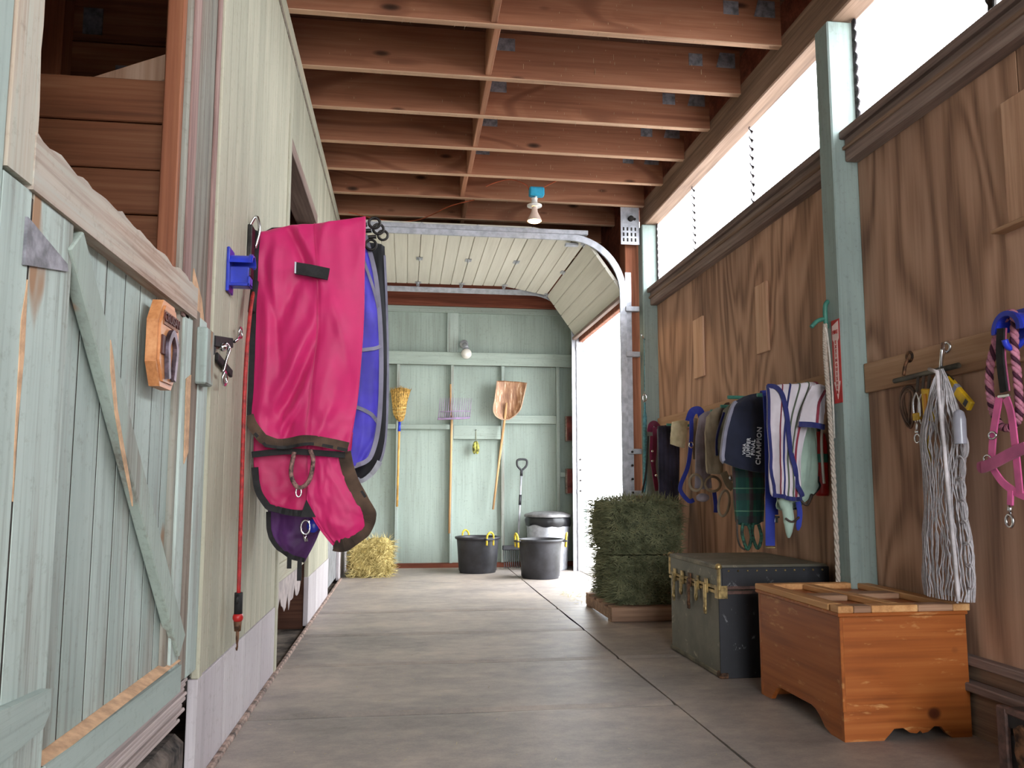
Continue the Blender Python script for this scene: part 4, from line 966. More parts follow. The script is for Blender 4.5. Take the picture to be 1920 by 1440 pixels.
h = MB(); h.tube(crom([(1.475, 10.25, 1.25), (1.43, 10.25, 1.30), (1.43, 10.255, 1.37), (1.49, 10.26, 1.385), (1.55, 10.255, 1.37), (1.545, 10.25, 1.30), (1.495, 10.25, 1.25)], 26), .014, 8); h.cyl((1.485, 10.25, 1.25), (1.48, 10.245, 1.17), .018); h.obj('d_grip', black_plastic, t)
MB().cyl((1.48, 10.245, 1.19), (1.425, 10.17, .32), .013, n=10).obj('shaft', galv, t)
MB().cyl((1.463, 10.222, .93), (1.455, 10.21, .80), .018, n=10).obj('mid_grip', black_plastic, t)
MB().box((1.22, 10.10, .24), (1.46, 10.14, .30), .01).obj('fork_bar', black_plastic, t)
for k in range(9): MB().tube([(1.235 + .026 * k, 10.12, .25), (1.235 + .026 * k, 10.08, .12), (1.235 + .026 * k, 10.02, .03)], .005, 6).obj('tine', black_plastic, t)

def tub(name, label, c, r, h, hands):
    t = thing(name, label, 'tub', c, 'black muck tubs by the back wall'); x, y, z = c; k = r
    prof = [(0, .012), (k * .80, .012), (k * .84, .03), (k * .93, h - .06), (k * .94, h - .035), (k * .95, h - .03), (k * 1.0, h - .028), (k * 1.03, h - .015), (k * 1.02, h), (k * .97, h + .002), (k * .94, h - .01), (k * .915, h - .06), (k * .80, .03), (0, .026)]
    MB().lathe([(0, 0), (k * .80, 0)] + prof[1:], c, 44).obj('bucket', black_plastic, t)
    for a in hands:
        ca, sa = math.cos(a), math.sin(a); e = V((ca, sa, 0)); s_ = V((-sa, ca, 0)); b = V((x, y, z + h)) + e * k * .99
        MB().tube(crom([b - s_ * .045 + e * .03 - V((0, 0, .09)), b - s_ * .045 + e * .035, b - s_ * .035 + e * .04 + V((0, 0, .04)), b + e * .045 + V((0, 0, .065)), b + s_ * .035 + e * .04 + V((0, 0, .04)), b + s_ * .045 + e * .035, b + s_ * .045 + e * .03 - V((0, 0, .09))], 26), .0115, 8).obj('rope_handle', yellow_rope, t)
        MB().obox(b + e * .018 - V((0, 0, .02)), e * .03, s_ * .06, V((0, 0, .012)), .006).obj('handle_lug', black_plastic, t)
    return t
tub('muck_tub', 'black rubber muck tub with one yellow rope handle, left of the pair', (.885, 9.86, 0), .272, .43, (-1.15, 2.0))
tub('muck_tub', 'black rubber muck tub in front of the galvanised bin, nearer of the pair', (1.545, 9.18, 0), .262, .44, (PI + .25, -.15))
t = thing('galvanised_bin', 'galvanised rubbish bin lined with a black bag behind the right tub', 'bin', (1.80, 10.10, 0))
prof = [(0, 0), (.235, 0)]
MB().lathe([(0, 0), (.235, 0), (.24, .02)] + [(.24 + .035 * k / 20 + (.004 if k % 2 else 0), .02 + .6 * k / 20) for k in range(21)] + [(.27, .66), (.0, .655)], (1.80, 10.10, 0), 40).obj('drum', galv, t)
bagv = []
n = 48
for j, (r, z) in enumerate(((.277, .66), (.292, .62), (.29, .57), (.284, .545))):
    for k in range(n):
        a = 2 * PI * k / n; w_ = .012 * noise.noise(V((math.cos(a) * 3, math.sin(a) * 3, j * .7))); bagv.append((1.80 + (r + w_) * math.cos(a), 10.10 + (r + w_) * math.sin(a), z + (.04 * noise.noise(V((math.cos(a) * 2, math.sin(a) * 2, 5))) if j == 3 else 0)))
MB().add(bagv, [(j * n + k, j * n + (k + 1) % n, (j + 1) * n + (k + 1) % n, (j + 1) * n + k) for j in range(3) for k in range(n)], True).obj('bag', plain('black_bin_bag', (30, 30, 34), .3, var=.2), t)
MB().lathe([(.30, .655), (.305, .675), (.29, .69), (.2, .715), (.06, .725), (0, .725)], (1.80, 10.10, 0), 40).obj('lid', plain('dull_bin_lid', (136, 134, 136), .5, .5), t)
for i, (z0, z1, lb) in enumerate(((1.64, 1.95, 'faded red board on the corner studs, upper of two'), (.95, 1.26, 'faded red board on the corner studs, lower of two'))):
    t = thing('red_board', lb, 'board', (2.16, 10.35, z0), 'faded red boards in the far corner')
    MB().box((2.10, 10.32, z0), (2.235, 10.34, z1), .006).obj('panel', plain('faded_red_%d' % i, (136, 66, 60), .7, var=.2), t)
    MB().box((2.09, 10.335, z0 - .01), (2.239, 10.42, z1 + .01), .006).obj('backing', sill_y, t)

# ================================================================== HAY
def hay(name, label, lo, hi, mat, smat, n, group=None, wob=.03, L=(.03, .11), twine=True):
    lo, hi = V(lo), V(hi); c = (lo + hi) / 2; h = (hi - lo) / 2
    t = thing(name, label, 'hay bale', (c.x, c.y, lo.z), group); N = 14; vs_ = []; fs = []
    for ax_ in range(3):
        for sg in (-1, 1):
            b = len(vs_); i, j = (ax_ + 1) % 3, (ax_ + 2) % 3
            for a in range(N + 1):
                for e in range(N + 1):
                    q = [0, 0, 0]; q[ax_] = sg; q[i] = -1 + 2 * a / N; q[j] = -1 + 2 * e / N; q = V(q)
                    rd = q * (1 - .20 * max(0, (q.length - 1.12))); p = c + V((rd.x * h.x, rd.y * h.y, rd.z * h.z))
                    dd = wob * noise.noise(p * 5) + wob * .7 * noise.noise(p * 14)
                    if not (ax_ == 2 and sg < 0) and q.z > -.99: p = p + q.normalized() * dd
                    vs_.append(p)
            for a in range(N):
                for e in range(N): fs.append((b + a * (N + 1) + e, b + (a + 1) * (N + 1) + e, b + (a + 1) * (N + 1) + e + 1, b + a * (N + 1) + e + 1))
    MB().add(vs_, fs).obj('body', mat, t)
    mb = MB()
    for _ in range(n):
        ax_, sg = random.choice(((0, -1), (0, -1), (1, -1), (1, -1), (1, -1), (2, 1), (0, 1)))
        q = V((rr(-1, 1), rr(-1, 1), rr(-1, 1))); q[ax_] = sg; p = c + V((q.x * h.x, q.y * h.y, q.z * h.z)) * .99
        nrm = V((0, 0, 0)); nrm[ax_] = sg; d = (V((rr(-1, 1), rr(-1, 1), rr(-1, .8))) + nrm * rr(0, .9)).normalized() * rr(*L)
        s_ = d.cross(nrm + V((.01, .02, .03))).normalized() * rr(.0014, .0034); m = p + d * .5 + nrm * rr(.002, .014); e = p + d
        if e.z < lo.z + .004: e.z = lo.z + .004
        if m.z < lo.z + .004: m.z = lo.z + .004
        for q_ in (m, e): q_.x = max(q_.x, XL + .045); q_.y = min(q_.y, 10.3)
        if 'lower' in label: m.z = min(m.z, hi.z + .004); e.z = min(e.z, hi.z + .004)
        mb.add([p - s_, p + s_, m + s_, m - s_, e], [(0, 1, 2, 3), (3, 2, 4)])
    mb.obj('stalks', smat, t, kind='stuff')
    if twine:
        for f in (.3, .7):
            x = lo.x + (hi.x - lo.x) * f; y0, y1, z0, z1 = lo.y - .004, hi.y + .004, lo.z + .004, hi.z + .004
            MB().tube([(x, y0, z0), (x, y0, z1), (x, y1, z1), (x, y1, z0)], .003, 6, closed=True).obj('twine', plain('baler_twine', (150, 140, 96), .8), t)
    return t
PX0, PX1, PY0, PY1 = 1.58, 2.24, 6.13, 7.0
t = thing('pallet', 'low wooden pallet under the stacked hay bales', 'pallet', (1.9, 6.55, 0))
for k in range(5):
    y = PY0 + (PY1 - PY0 - .10) * k / 4; MB().box((PX0, y, .10), (PX1, y + .10, .12), .003).obj('deck_board', pallet_x, t, loc=(PX0, y, .1))
for x in (PX0, (PX0 + PX1) / 2 - .02, PX1 - .04): MB().box((x, PY0, .02), (x + .04, PY1, .10), .003).obj('stringer', pallet_x, t)
MB().box((PX0, PY0 - .022, .012), (PX1, PY0 - .002, .118), .003).obj('end_board', pallet_x, t)
for k in (0, 1): MB().box((PX0, PY0 + .75 * k, .0), (PX1, PY0 + .75 * k + .1, .02), .003).obj('base_board', pallet_x, t)
hay('hay_bale', 'green hay bale lying on the pallet, lower of the stack', (1.655, 6.22, .12), (2.15, 6.98, .495), hay_green, hay_strand, 6500, 'stacked green hay bales')
hay('hay_bale', 'green hay bale on top of another bale by the open garage', (1.625, 6.20, .51), (2.17, 6.98, .925), hay_green, hay_strand, 7500, 'stacked green hay bales')
hay('loose_hay_bale', 'loose golden hay bale on the floor at the far left corner', (-.60, 9.45, 0), (-.17, 9.95, .39), hay_gold, hay_gold_strand, 2600, None, .06, (.04, .16), False)
litter('hay_spill', 260, lambda: (rr(1.5, 2.3), rr(7.05, 7.9)), hay_gold_strand, None, 1.5)
bpy.data.objects['hay_spill']['label'] = 'spilled hay wisps behind the pallet by the doorway'; bpy.data.objects['hay_spill']['category'] = 'hay litter'

# ================================================================== TRUNKS AND CHEST
def scratched(name, col, col2, sc, mark, thr=.66):
    g = G(name); n1 = g.noise(g.coord((1, 1, 1), False), 5, 5, .6); r = g.ramp((n1, 0), [(.35, col2), (.65, col)])
    n2 = g.noise(g.coord((1, 1, 1), False), sc, 5, .75, .6); m = g.ramp((n2, 0), [(thr, (0, 0, 0, 1)), (thr + .06, (.8, .8, .8, 1))])
    g.set('Base Color', g.mix((m, 0), (r, 0), lin(mark))); g.set('Roughness', .55); b = g.noise(g.coord((1, 1, 1), False), 90, 3, .6); g.bump((b, 0), .2, .003); return g.m
olive = scratched('olive_trunk_canvas', (112, 108, 96), (86, 84, 74), 9, (160, 152, 134), .60)
navy_tr = scratched('navy_trunk_canvas', (27, 27, 34), (18, 18, 23), 14, (120, 118, 122), .62)
brownbind = plain('brown_trunk_binding', (104, 74, 66), .6, var=.2, scale=20)
TX0, TX1, TY0, TY1, TZ, TL = 1.715, 2.37, 4.30, 5.12, .61, .475
t = thing('steamer_trunk', 'large olive and navy steamer trunk with brass latches against the right wall', 'trunk', (2.04, 4.7, 0))
MB().box((TX0 + .004, TY0 + .004, 0), (TX1 - .004, TY1 - .004, TL - .002), .006).obj('body', olive, t)
MB().box((TX0 + .0, TY0 - .003, .004), (TX1, TY0 + .006, TL - .004), .003).obj('end_panel', navy_tr, t)
lid = MB().box((TX0 + .002, TY0 + .002, TL + .002), (TX1 - .002, TY1 - .002, TZ), .012).obj('lid', olive, t)
MB().box((TX0 + .02, TY0 - .004, TL + .012), (TX1 - .004, TY0 + .006, TZ - .012), .003).obj('lid_end_panel', navy_tr, lid)
for z0, z1 in ((TL - .022, TL - .003), (TL + .003, TL + .022)):
    MB().box((TX0 - .003, TY0 - .006, z0), (TX1, TY0 + .004, z1), .003).obj('binding', brownbind, t)
    MB().box((TX0 - .005, TY0, z0), (TX0 + .006, TY1, z1), .003).obj('brass_edge', brass, t)
for y in (TY0, TY1):
    MB().box((TX0 - .004, y - .012, TZ - .135), (TX0 + .012, y + .012, TZ), .006).obj('brass_corner', brass, t)
MB().ball((TX0 + .005, TY0 + .003, TZ - .008), .019, 12).obj('corner_cap', brass, t)
MB().ball((TX0 + .005, TY1 - .003, TZ - .008), .017, 12).obj('corner_cap', brass, t)
MB().box((TX0 - .002, TY0 - .008, TL - .045), (TX0 + .05, TY0 - .003, TL + .025), .006).obj('corner_bracket', brass, t)
MB().box((TX0 - .007, TY0 - .003, TL - .045), (TX0 - .002, TY0 + .04, TL + .025), .006).obj('corner_bracket', brass, t)
for z in (.02, TZ - .012):
    MB().box((TX0 - .004, TY0, z - .012), (TX0 + .008, TY1, z + .012), .004).obj('edge_strip', plain('trunk_edge_strip', (122, 112, 92), .5, .3, var=.2) if z < .1 else MATS['trunk_edge_strip'], t)
MB().box((TX0 - .005, TY0 - .006, 0), (TX0 + .05, TY0 + .05, .04), .01).obj('foot_cap', rust, t)
for k in range(11):
    MB().ball((TX0 + .06 + .055 * k, TY0 - .005, TZ - .03), .006, 8).obj('rivet', brass, t)
for y, L, mt in ((4.46, .15, brass), (4.60, .09, brass), (4.73, .16, rust), (4.86, .09, brass), (5.0, .15, brass)):
    h = MB(); h.box((TX0 - .012, y - .022, TL - .03), (TX0 - .004, y + .022, TL + .05), .003); h.bar((TX0 - .016, y, TL + .02), (TX0 - .018, y, TL - L), .026, .014, (1, 0, 0), .004); h.ball((TX0 - .018, y, TL - L * .8), .018, 10, (.6, 1, 1.4)); h.obj('latch', mt, t)
# pine chest
CX0, CX1, CY0, CY1, CZ = 1.80, 2.37, 3.20, 3.98, .505
t = thing('pine_chest', 'orange stained pine blanket chest with scalloped feet in the right foreground', 'chest', (2.09, 3.6, 0))
def arch(x0, x1, n=10, hh=.06): return [(x0 + (x1 - x0) * k / n, hh * math.sin(PI * k / n) ** .6) for k in range(n + 1)]
W = CX1 - CX0
P = [(0, CZ), (0, 0), (.17, .0), (.20, .028), (.22, .048), (.26, .05), (.29, .03), (.32, .026), (.335, .038), (.345, .026), (.37, .03), (.40, .052), (.43, .05), (.455, .02), (.48, .002), (W, 0), (W, CZ)]
MB().prism([(a, b) for a, b in P], (CX0, CY0 + .022, 0), (1, 0, 0), (0, 0, 1), .022).obj('front_board', chest_x, t)
MB().prism([(a, b) for a, b in P], (CX0, CY1, 0), (1, 0, 0), (0, 0, 1), .022).obj('back_board', chest_x, t)
Ld = CY1 - CY0
P = [(.006, CZ), (.006, 0), (.10, .0), (.16, .02), (.20, .055), (.235, .075), (.27, .083), (Ld - .20, .083), (Ld - .17, .07), (Ld - .13, .03), (Ld - .11, .006), (Ld - .006, 0), (Ld - .006, CZ)]
for x in (CX0 + .001, CX1 - .023): MB().prism(P, (x, CY0, 0), (0, 1, 0), (0, 0, 1), .022).obj('side_board', chest_y, t)
MB().box((CX0 + .02, CY0 + .02, .085), (CX1 - .02, CY1 - .02, .10), .002).obj('bottom_board', chest_y, t)
MB().box((CX0 - .003, CY0 - .004, .12), (CX0 + .012, CY0 + .008, CZ), .003).obj('corner_bead', chest_y, t)
o0 = .012
lid = MB().box((CX0 - o0, CY0 - o0, CZ), (CX1 + .005, CY1 + o0, CZ + .016), .005).obj('lid', chest_x, t)
z0, z1 = CZ + .016, CZ + .045
MB().box((CX0 - o0, CY0 + .07, z0), (CX0 + .055, CY1 + o0, z1), .004).obj('lid_stile', lid_a, lid)
MB().box((CX1 - .06, CY0 + .055, z0), (CX1 + .005, CY1 + o0, z1), .004).obj('lid_stile', lid_a, lid)
for i, (a, b) in enumerate(((0, .07), (.07, .15), (.15, .36), (.36, .52), (.52, .599))): MB().box((CX0 - o0 + a + .001, CY0 - o0, z0), (CX0 - o0 + b - .001, CY0 + .055, z1), .003).obj('lid_rail', (lid_a, lid_b)[i % 2], lid, loc=(CX0 + a, CY0, z0))
MB().box((CX0 + .057, CY1 - .05, z0), (CX1 - .062, CY1 + o0, z1), .004).obj('lid_rail', lid_a, lid)
MB().bar((CX0 + .28, CY0 + .056, (z0 + z1) / 2), (CX0 + .24, CY1 - .052, (z0 + z1) / 2), .05, z1 - z0, (0, 0, 1), .004).obj('lid_muntin', lid_a, lid)
MB().box((CX0 + .058, CY0 + .32, z0), (CX0 + .225, CY0 + .42, z1 - .003), .004).obj('lid_muntin', lid_b, lid)
MB().box((CX0 + .30, CY0 + .36, z0), (CX1 - .062, CY0 + .46, z1 - .003), .004).obj('lid_muntin', lid_b, lid)
# small black trunk at the right edge
t = thing('footlocker', 'small black trunk with tarnished latch at the right edge', 'trunk', (2.2, 2.2, 0))
MB().box((2.04, 1.75, 0), (2.33, 2.60, .22), .008).obj('body', plain('black_trunk_skin', (32, 30, 32), .45, var=.2), t)
MB().box((2.034, 1.745, .222), (2.334, 2.606, .295), .02).obj('lid', MATS['black_trunk_skin'], t)
for y in (2.50,): MB().prism([(0, .10), (.018, .13), (.03, .17), (.022, .20), (.03, .24), (.0, .262), (-.03, .24), (-.022, .20), (-.03, .17), (-.018, .13)], (2.034, y, 0), (0, 1, 0), (0, 0, 1), -.012).obj('latch', rust, t)
MB().box((2.026, 2.565, .0), (2.046, 2.612, .30), .006).obj('corner_binding', brownbind, t)
MB().box((2.028, 1.75, .278), (2.05, 2.60, .302), .008).obj('lid_binding', brownbind, t)
# ================================================================== RIGHT WALL: HANGING TACK
navy_f = fabric('navy_fleece', (33, 37, 58), 200, .85, .15, .3)
white_f = fabric('pinkish_white_wool', (214, 204, 212), 160, .9, .06, .3)
navy_b = fabric('navy_braid', (38, 42, 104), 300, .7, .1)
red_b = fabric('maroon_stripe', (132, 44, 62), 300, .8, .1)
green_b = fabric('olive_stripe', (92, 102, 84), 300, .8, .1)
mint = fabric('mint_sheet', (168, 190, 176), 240, .8, .08)
royal = fabric('royal_blue_webbing', (42, 56, 156), 300, .6, .1)
tan = fabric('tan_pad', (158, 142, 120), 120, .9, .2, col2=(112, 98, 84))
greyf = fabric('grey_girth_fleece', (148, 138, 148), 120, .9, .12)
creamf = fabric('stained_cream_pad', (220, 208, 174), 120, .9, .2, col2=(180, 166, 128))
navypad = fabric('dark_quilted_pad', (58, 54, 72), 60, .9, .2, bump=.6)
maroon = fabric('maroon_webbing', (122, 26, 66), 300, .6, .15)
tealf = plain('teal_rope', (92, 152, 164), .7, var=.15, scale=40)
leather = plain('dark_leather', (70, 54, 46), .5, var=.25, scale=12)

def tartan():
    g = G('green_tartan'); tc = g.n('ShaderNodeTexCoord'); sx = g.n('ShaderNodeSeparateXYZ', {0: (tc, 'Object')})
    def band(o, per, lo, hi):
        m = g.math('FRACT', g.math('MULTIPLY', (sx, o), 1 / per)); return g.math('MULTIPLY', g.math('GREATER_THAN', m, lo), g.math('LESS_THAN', m, hi))
    base = lin((38, 84, 70)); c = g.mix(g.math('MULTIPLY', band('X', .11, .1, .4), .6), base, lin((84, 40, 58)))
    c = g.mix(g.math('MULTIPLY', band('Z', .14, .2, .5), .45), c, lin((70, 38, 54))); c = g.mix(g.math('MULTIPLY', band('X', .11, .55, .95), .6), c, lin((26, 60, 62)))
    c = g.mix(g.math('MULTIPLY', band('Z', .14, .7, .75), .7), c, lin((110, 150, 120)))
    n = g.noise(g.coord((1, 1, 1), False), 200, 3, .6); g.bump((n, 0), .3, .002); g.set('Base Color', c); g.set('Roughness', .9); return g.m
tart = tartan()

# pegs for the hanging things: green swing bars from the wall
def peg(y, z, x_out, lb):
    t = thing('blanket_bar', lb, 'bar', (XR, y, z - .03))
    MB().tube([(XR - .02, y, z - .03), (XR - .06, y, z), (x_out, y, z + .005)], .011, 8).obj('arm', plain('green_enamel', (64, 128, 112), .45, var=.1) if 'green_enamel' not in MATS else MATS['green_enamel'], t)
    MB().box((XR - .03, y - .02, z - .06), (XR - .022, y + .02, z + .02), .002).obj('foot_plate', dark_steel, t)
peg(4.22, 1.585, 2.02, 'green blanket bar under the white striped cooler')
peg(4.68, 1.585, 1.96, 'green blanket bar under the navy champion cooler')
peg(5.32, 1.56, 2.10, 'green blanket bar under the tan saddle pads')
peg(4.46, 1.575, 2.05, 'green blanket bar holding the blue surcingle')
peg(5.04, 1.565, 2.06, 'green blanket bar under the khaki pad')
peg(6.45, 1.55, 2.16, 'green blanket bar under the cream pad')

# striped wool cooler
t = thing('striped_cooler', 'white wool cooler with navy braid and maroon stripes hung on the right wall', 'cooler', (2.18, 4.2, .99))
ys_ = 4.20
S_ = [[(2.0, ys_ + .03, 1.605), (2.08, ys_ + .03, 1.612), (2.16, ys_ + .03, 1.615), (2.26, ys_ + .03, 1.63), (2.31, ys_ + .03, 1.60)],
      [(1.985, ys_, 1.565), (2.07, ys_ - .01, 1.59), (2.16, ys_ - .01, 1.595), (2.27, ys_ - .02, 1.60), (2.325, ys_, 1.56)],
      [(1.985, ys_, 1.40), (2.05, ys_ - .02, 1.40), (2.11, ys_ - .02, 1.41), (2.17, ys_ - .03, 1.41), (2.23, ys_, 1.40)],
      [(1.985, ys_, 1.22), (2.04, ys_ - .02, 1.22), (2.09, ys_ - .02, 1.22), (2.135, ys_ - .02, 1.22), (2.18, ys_ + .01, 1.22)],
      [(1.985, ys_, 1.08), (2.04, ys_ - .02, 1.07), (2.09, ys_ - .02, 1.06), (2.13, ys_ - .02, 1.06), (2.175, ys_ + .01, 1.07)],
      [(2.0, ys_, .99), (2.05, ys_ - .01, .985), (2.09, ys_ - .01, .975), (2.13, ys_ - .01, .97), (2.17, ys_ + .01, .975)]]
cs = Cloth(S_, D, .03, [(.012, 3.1, .4, .3, .7), (.006, 5, -.3, 1, 1)], .010, 50, 50, 31); cs.build('body', white_f, t)
for u0, u1, u2, wd, m in ((.40, .36, .30, .010, navy_b), (.55, .52, .48, .008, green_b), (.28, .25, .22, .006, red_b), (.80, .74, .80, .014, red_b), (.66, .62, .62, .006, green_b)):
    cs.ribbon([(u0, .03), (u1, .5), (u2, .97)], wd, 'stripe', m, t, .004, .004, 40)
cs.ribbon([(.0, .03), (.25, .25), (.45, .45), (.62, .65), (.78, .80), (.92, .95)], .026, 'navy_braid', navy_b, t, .010, .008, 50)
cs.ribbon([(.02, .02), (.02, .5), (.03, .7), (.12, .85), (.10, .97)], .016, 'navy_braid', navy_b, t, .009, .006, 50)
cs.ribbon([(.03, .975), (.5, .985), (.97, .98)], .022, 'navy_hem', navy_b, t, .007, .006, 40)
SL = [[(2.22, ys_ - .07, 1.60), (2.27, ys_ - .08, 1.605), (2.32, ys_ - .05, 1.58)], [(2.16, ys_ - .08, 1.49), (2.23, ys_ - .10, 1.50), (2.29, ys_ - .07, 1.48)], [(2.125, ys_ - .08, 1.375), (2.20, ys_ - .10, 1.37), (2.275, ys_ - .07, 1.36)]]
sl = Cloth(SL, D, .03, (), .008, 20, 20, 3); sl.build('folded_corner', white_f, t)
sl.ribbon([(.0, .95), (.5, .96), (1, .95)], .03, 'corner_hem', navy_b, t, .006, .010, 16)
sl.ribbon([(.85, .0), (.55, .5), (.62, .9)], .014, 'stripe', red_b, t, .005, .005, 20)
# mint sheet behind
t = thing('mint_sheet', 'pale mint green stable sheet hanging behind the striped cooler', 'sheet', (2.25, 4.36, .85))
M_ = [[(2.20, 4.32, 1.575), (2.28, 4.32, 1.58), (2.325, 4.32, 1.565)], [(2.19, 4.32, 1.3), (2.28, 4.31, 1.3), (2.335, 4.32, 1.28)], [(2.13, 4.32, 1.1), (2.26, 4.31, 1.1), (2.335, 4.32, 1.10)], [(2.09, 4.32, .99), (2.20, 4.31, .96), (2.34, 4.32, 1.03)], [(2.08, 4.32, .92), (2.14, 4.32, .90), (2.21, 4.32, .93)]]
cm_ = Cloth(M_, D, .025, [(.012, 2.2, .6, 0, .6)], .012, 34, 34, 41); cm_.build('body', mint, t)
cm_.ribbon([(.99, .5), (.97, .72), (.9, .93), (.5, .985)], .01, 'dark_hem', black_matte, t, .004, .006, 30)
MB().tube(crom([(2.20, 4.29, .98), (2.24, 4.28, .94), (2.28, 4.29, 1.0)], 14), .008, 6).obj('tie_cord', leather, t)
# navy cooler with lettering
t = thing('champion_cooler', 'navy fleece cooler with white champion lettering over a wall bar', 'cooler', (2.06, 4.62, 1.1))
yn = 4.60
N_ = [[(2.0, yn + .05, 1.565), (2.06, yn + .04, 1.595), (2.12, yn + .04, 1.61), (2.20, yn + .04, 1.62)],
      [(1.95, yn + .03, 1.49), (2.03, yn, 1.53), (2.11, yn, 1.55), (2.20, yn, 1.56)],
      [(1.905, yn + .02, 1.35), (2.0, yn - .02, 1.37), (2.09, yn - .03, 1.38), (2.195, yn, 1.40)],
      [(1.885, yn + .02, 1.22), (1.99, yn - .02, 1.22), (2.09, yn - .03, 1.23), (2.185, yn, 1.25)],
      [(1.90, yn + .02, 1.185), (1.99, yn - .01, 1.15), (2.08, yn - .02, 1.13), (2.185, yn, 1.125)]]
cn = Cloth(N_, D, .05, [(.007, 2.4, .1, 0, .6)], .006, 40, 44, 51); cn.build('body', navy_f, t)
cn.ribbon([(.03, .05), (.02, .5), (.03, .9)], .020, 'grey_lining_edge', greytrim, t, -.006, .03, 30)
ux, uz = V((.10, -.0, 1)).normalized(), V((-1, .0, .10)).normalized()
for s_, sz, cx_, cz in (('VHJA', .027, 2.000, 1.265), ('JUMPER', .031, 2.026, 1.275), ('FINAL', .033, 2.055, 1.275), ('CHAMPION', .040, 2.092, 1.285)):
    text_mesh('lettering', s_, sz, print_white, t, frame((cx_, yn - .052, cz), (.08, 0, 1), (-1, 0, .08)), .003, 1.12)
# green tartan rug
t = thing('tartan_rug', 'dark green tartan rug with rope straps hanging below the navy cooler', 'horse rug', (2.1, 4.75, .65))
yt = 4.78
T_ = [[(2.03, yt, 1.50), (2.12, yt, 1.52), (2.22, yt, 1.52)], [(2.025, yt, 1.13), (2.13, yt - .02, 1.13), (2.235, yt, 1.13)], [(2.03, yt, .95), (2.13, yt - .02, .95), (2.225, yt, .96)], [(2.045, yt, .81), (2.12, yt - .01, .80), (2.215, yt, .825)]]
ct = Cloth(T_, D, .06, [(.012, 2.6, .3, .2, .5)], .008, 30, 34, 61); ct.build('body', tart, t)
grope = plain('green_black_rope', (52, 104, 84), .7, var=.4, scale=60, col2=(24, 34, 30))
for x0, x1, zb in ((2.065, 2.11, .66), (2.13, 2.175, .665)):
    MB().tube(crom([(x0, yt - .03, .82), (x0 - .008, yt - .03, .75), ((x0 + x1) / 2, yt - .03, zb), (x1 + .006, yt - .03, .73), (x1 - .01, yt - .03, .81)], 24), .011, 8).obj('rope_loop', grope, t)
MB().tube(crom([(2.035, yt - .01, .84), (2.035, yt - .01, .74), (2.05, yt - .01, .68), (2.08, yt - .01, .655)], 16), .006, 6).obj('leather_cord', leather, t)
# blue surcingle
t = thing('blue_surcingle', 'long royal blue webbing surcingle hanging straight down beside the striped cooler', 'strap', (2.09, 4.45, .69))
MB().strap(crom([(2.10, 4.47, 1.60), (2.10, 4.43, 1.56), (2.095, 4.42, 1.2), (2.085, 4.43, .705)], 20), .056, .006, D).obj('webbing', royal, t)
MB().box((2.055, 4.42, .69), (2.115, 4.435, .70), .002).obj('end_keeper', brass, t)
MB().strap(crom([(2.115, 4.455, 1.35), (2.12, 4.445, 1.1), (2.128, 4.44, .88)], 12), .036, .005, D).obj('short_strap', royal, t)
h = MB(); h.box((2.11, 4.43, .862), (2.15, 4.44, .874), .002); h.box((2.122, 4.43, .835), (2.140, 4.442, .862), .003); h.obj('buckle', chrome, t)
# fleece girth bits
t = thing('fleece_girth', 'cream fleece girth end with blue tip below the striped cooler', 'girth', (2.16, 4.28, .75))
MB().tube(crom([(2.09, 4.26, .98), (2.11, 4.255, .92), (2.115, 4.25, .85), (2.11, 4.25, .76)], 16), [.034] * 5 + [.030] * 6 + [.026, .022, .018, .012, .006], 10).obj('fleece', mint, t)
MB().strap(crom([(2.18, 4.265, .96), (2.185, 4.26, .89), (2.17, 4.26, .80)], 12), [.03] * 10 + [.02, .008], .008, D).obj('tip', royal, t)
MB().tube(crom([(2.08, 4.22, .87), (2.115, 4.21, .85), (2.16, 4.22, .875)], 12), .006, 6).obj('thong', leather, t)
# tan pads and grey straps
t = thing('tan_saddle_pad', 'worn tan saddle pad with dark strap between the grey girth and navy cooler', 'saddle pad', (2.12, 5.25, 1.1))
A_ = [[(2.06, 5.28, 1.52), (2.12, 5.27, 1.58), (2.22, 5.28, 1.60)], [(2.04, 5.27, 1.40), (2.11, 5.25, 1.42), (2.20, 5.27, 1.45)], [(2.04, 5.27, 1.25), (2.11, 5.25, 1.25), (2.18, 5.27, 1.27)], [(2.045, 5.27, 1.13), (2.10, 5.26, 1.125), (2.155, 5.27, 1.125)]]
ca_ = Cloth(A_, D, .05, [(.010, 1.5, .3, 0, .5)], .012, 24, 30, 71); ca_.build('pad', tan, t)
MB().strap(crom([(2.21, 5.25, 1.60), (2.17, 5.22, 1.585), (2.135, 5.21, 1.50), (2.12, 5.21, 1.38)], 14), .04, .006, D).obj('strap', leather, t)
MB().strap(crom([(2.14, 5.22, 1.14), (2.17, 5.21, 1.06), (2.20, 5.21, 1.03)], 10), .05, .006, D).obj('lower_strap', tan, t)
h = MB(); h.tube([V((2.13, 5.20, .93)) + V((.038 * math.cos(a) + .012 * math.sin(a), 0, .085 * math.sin(a))) for a in [2 * PI * k / 26 for k in range(26)]], .009, 8, closed=True); h.obj('strap_loop', tan, t)
h = MB(); h.ball((2.185, 5.19, 1.10), .022, 10, (1, .5, 1)); h.obj('buckle', chrome, t)
t = thing('khaki_pad', 'pale khaki saddle pad with dark rim peeking out left of the navy cooler', 'saddle pad', (2.15, 5.0, 1.2))
A2 = [[(2.08, 5.02, 1.55), (2.13, 5.01, 1.59), (2.2, 5.02, 1.60)], [(2.02, 5.02, 1.38), (2.1, 5.0, 1.4), (2.2, 5.02, 1.41)], [(2.01, 5.02, 1.24), (2.09, 5.0, 1.24), (2.18, 5.02, 1.25)]]
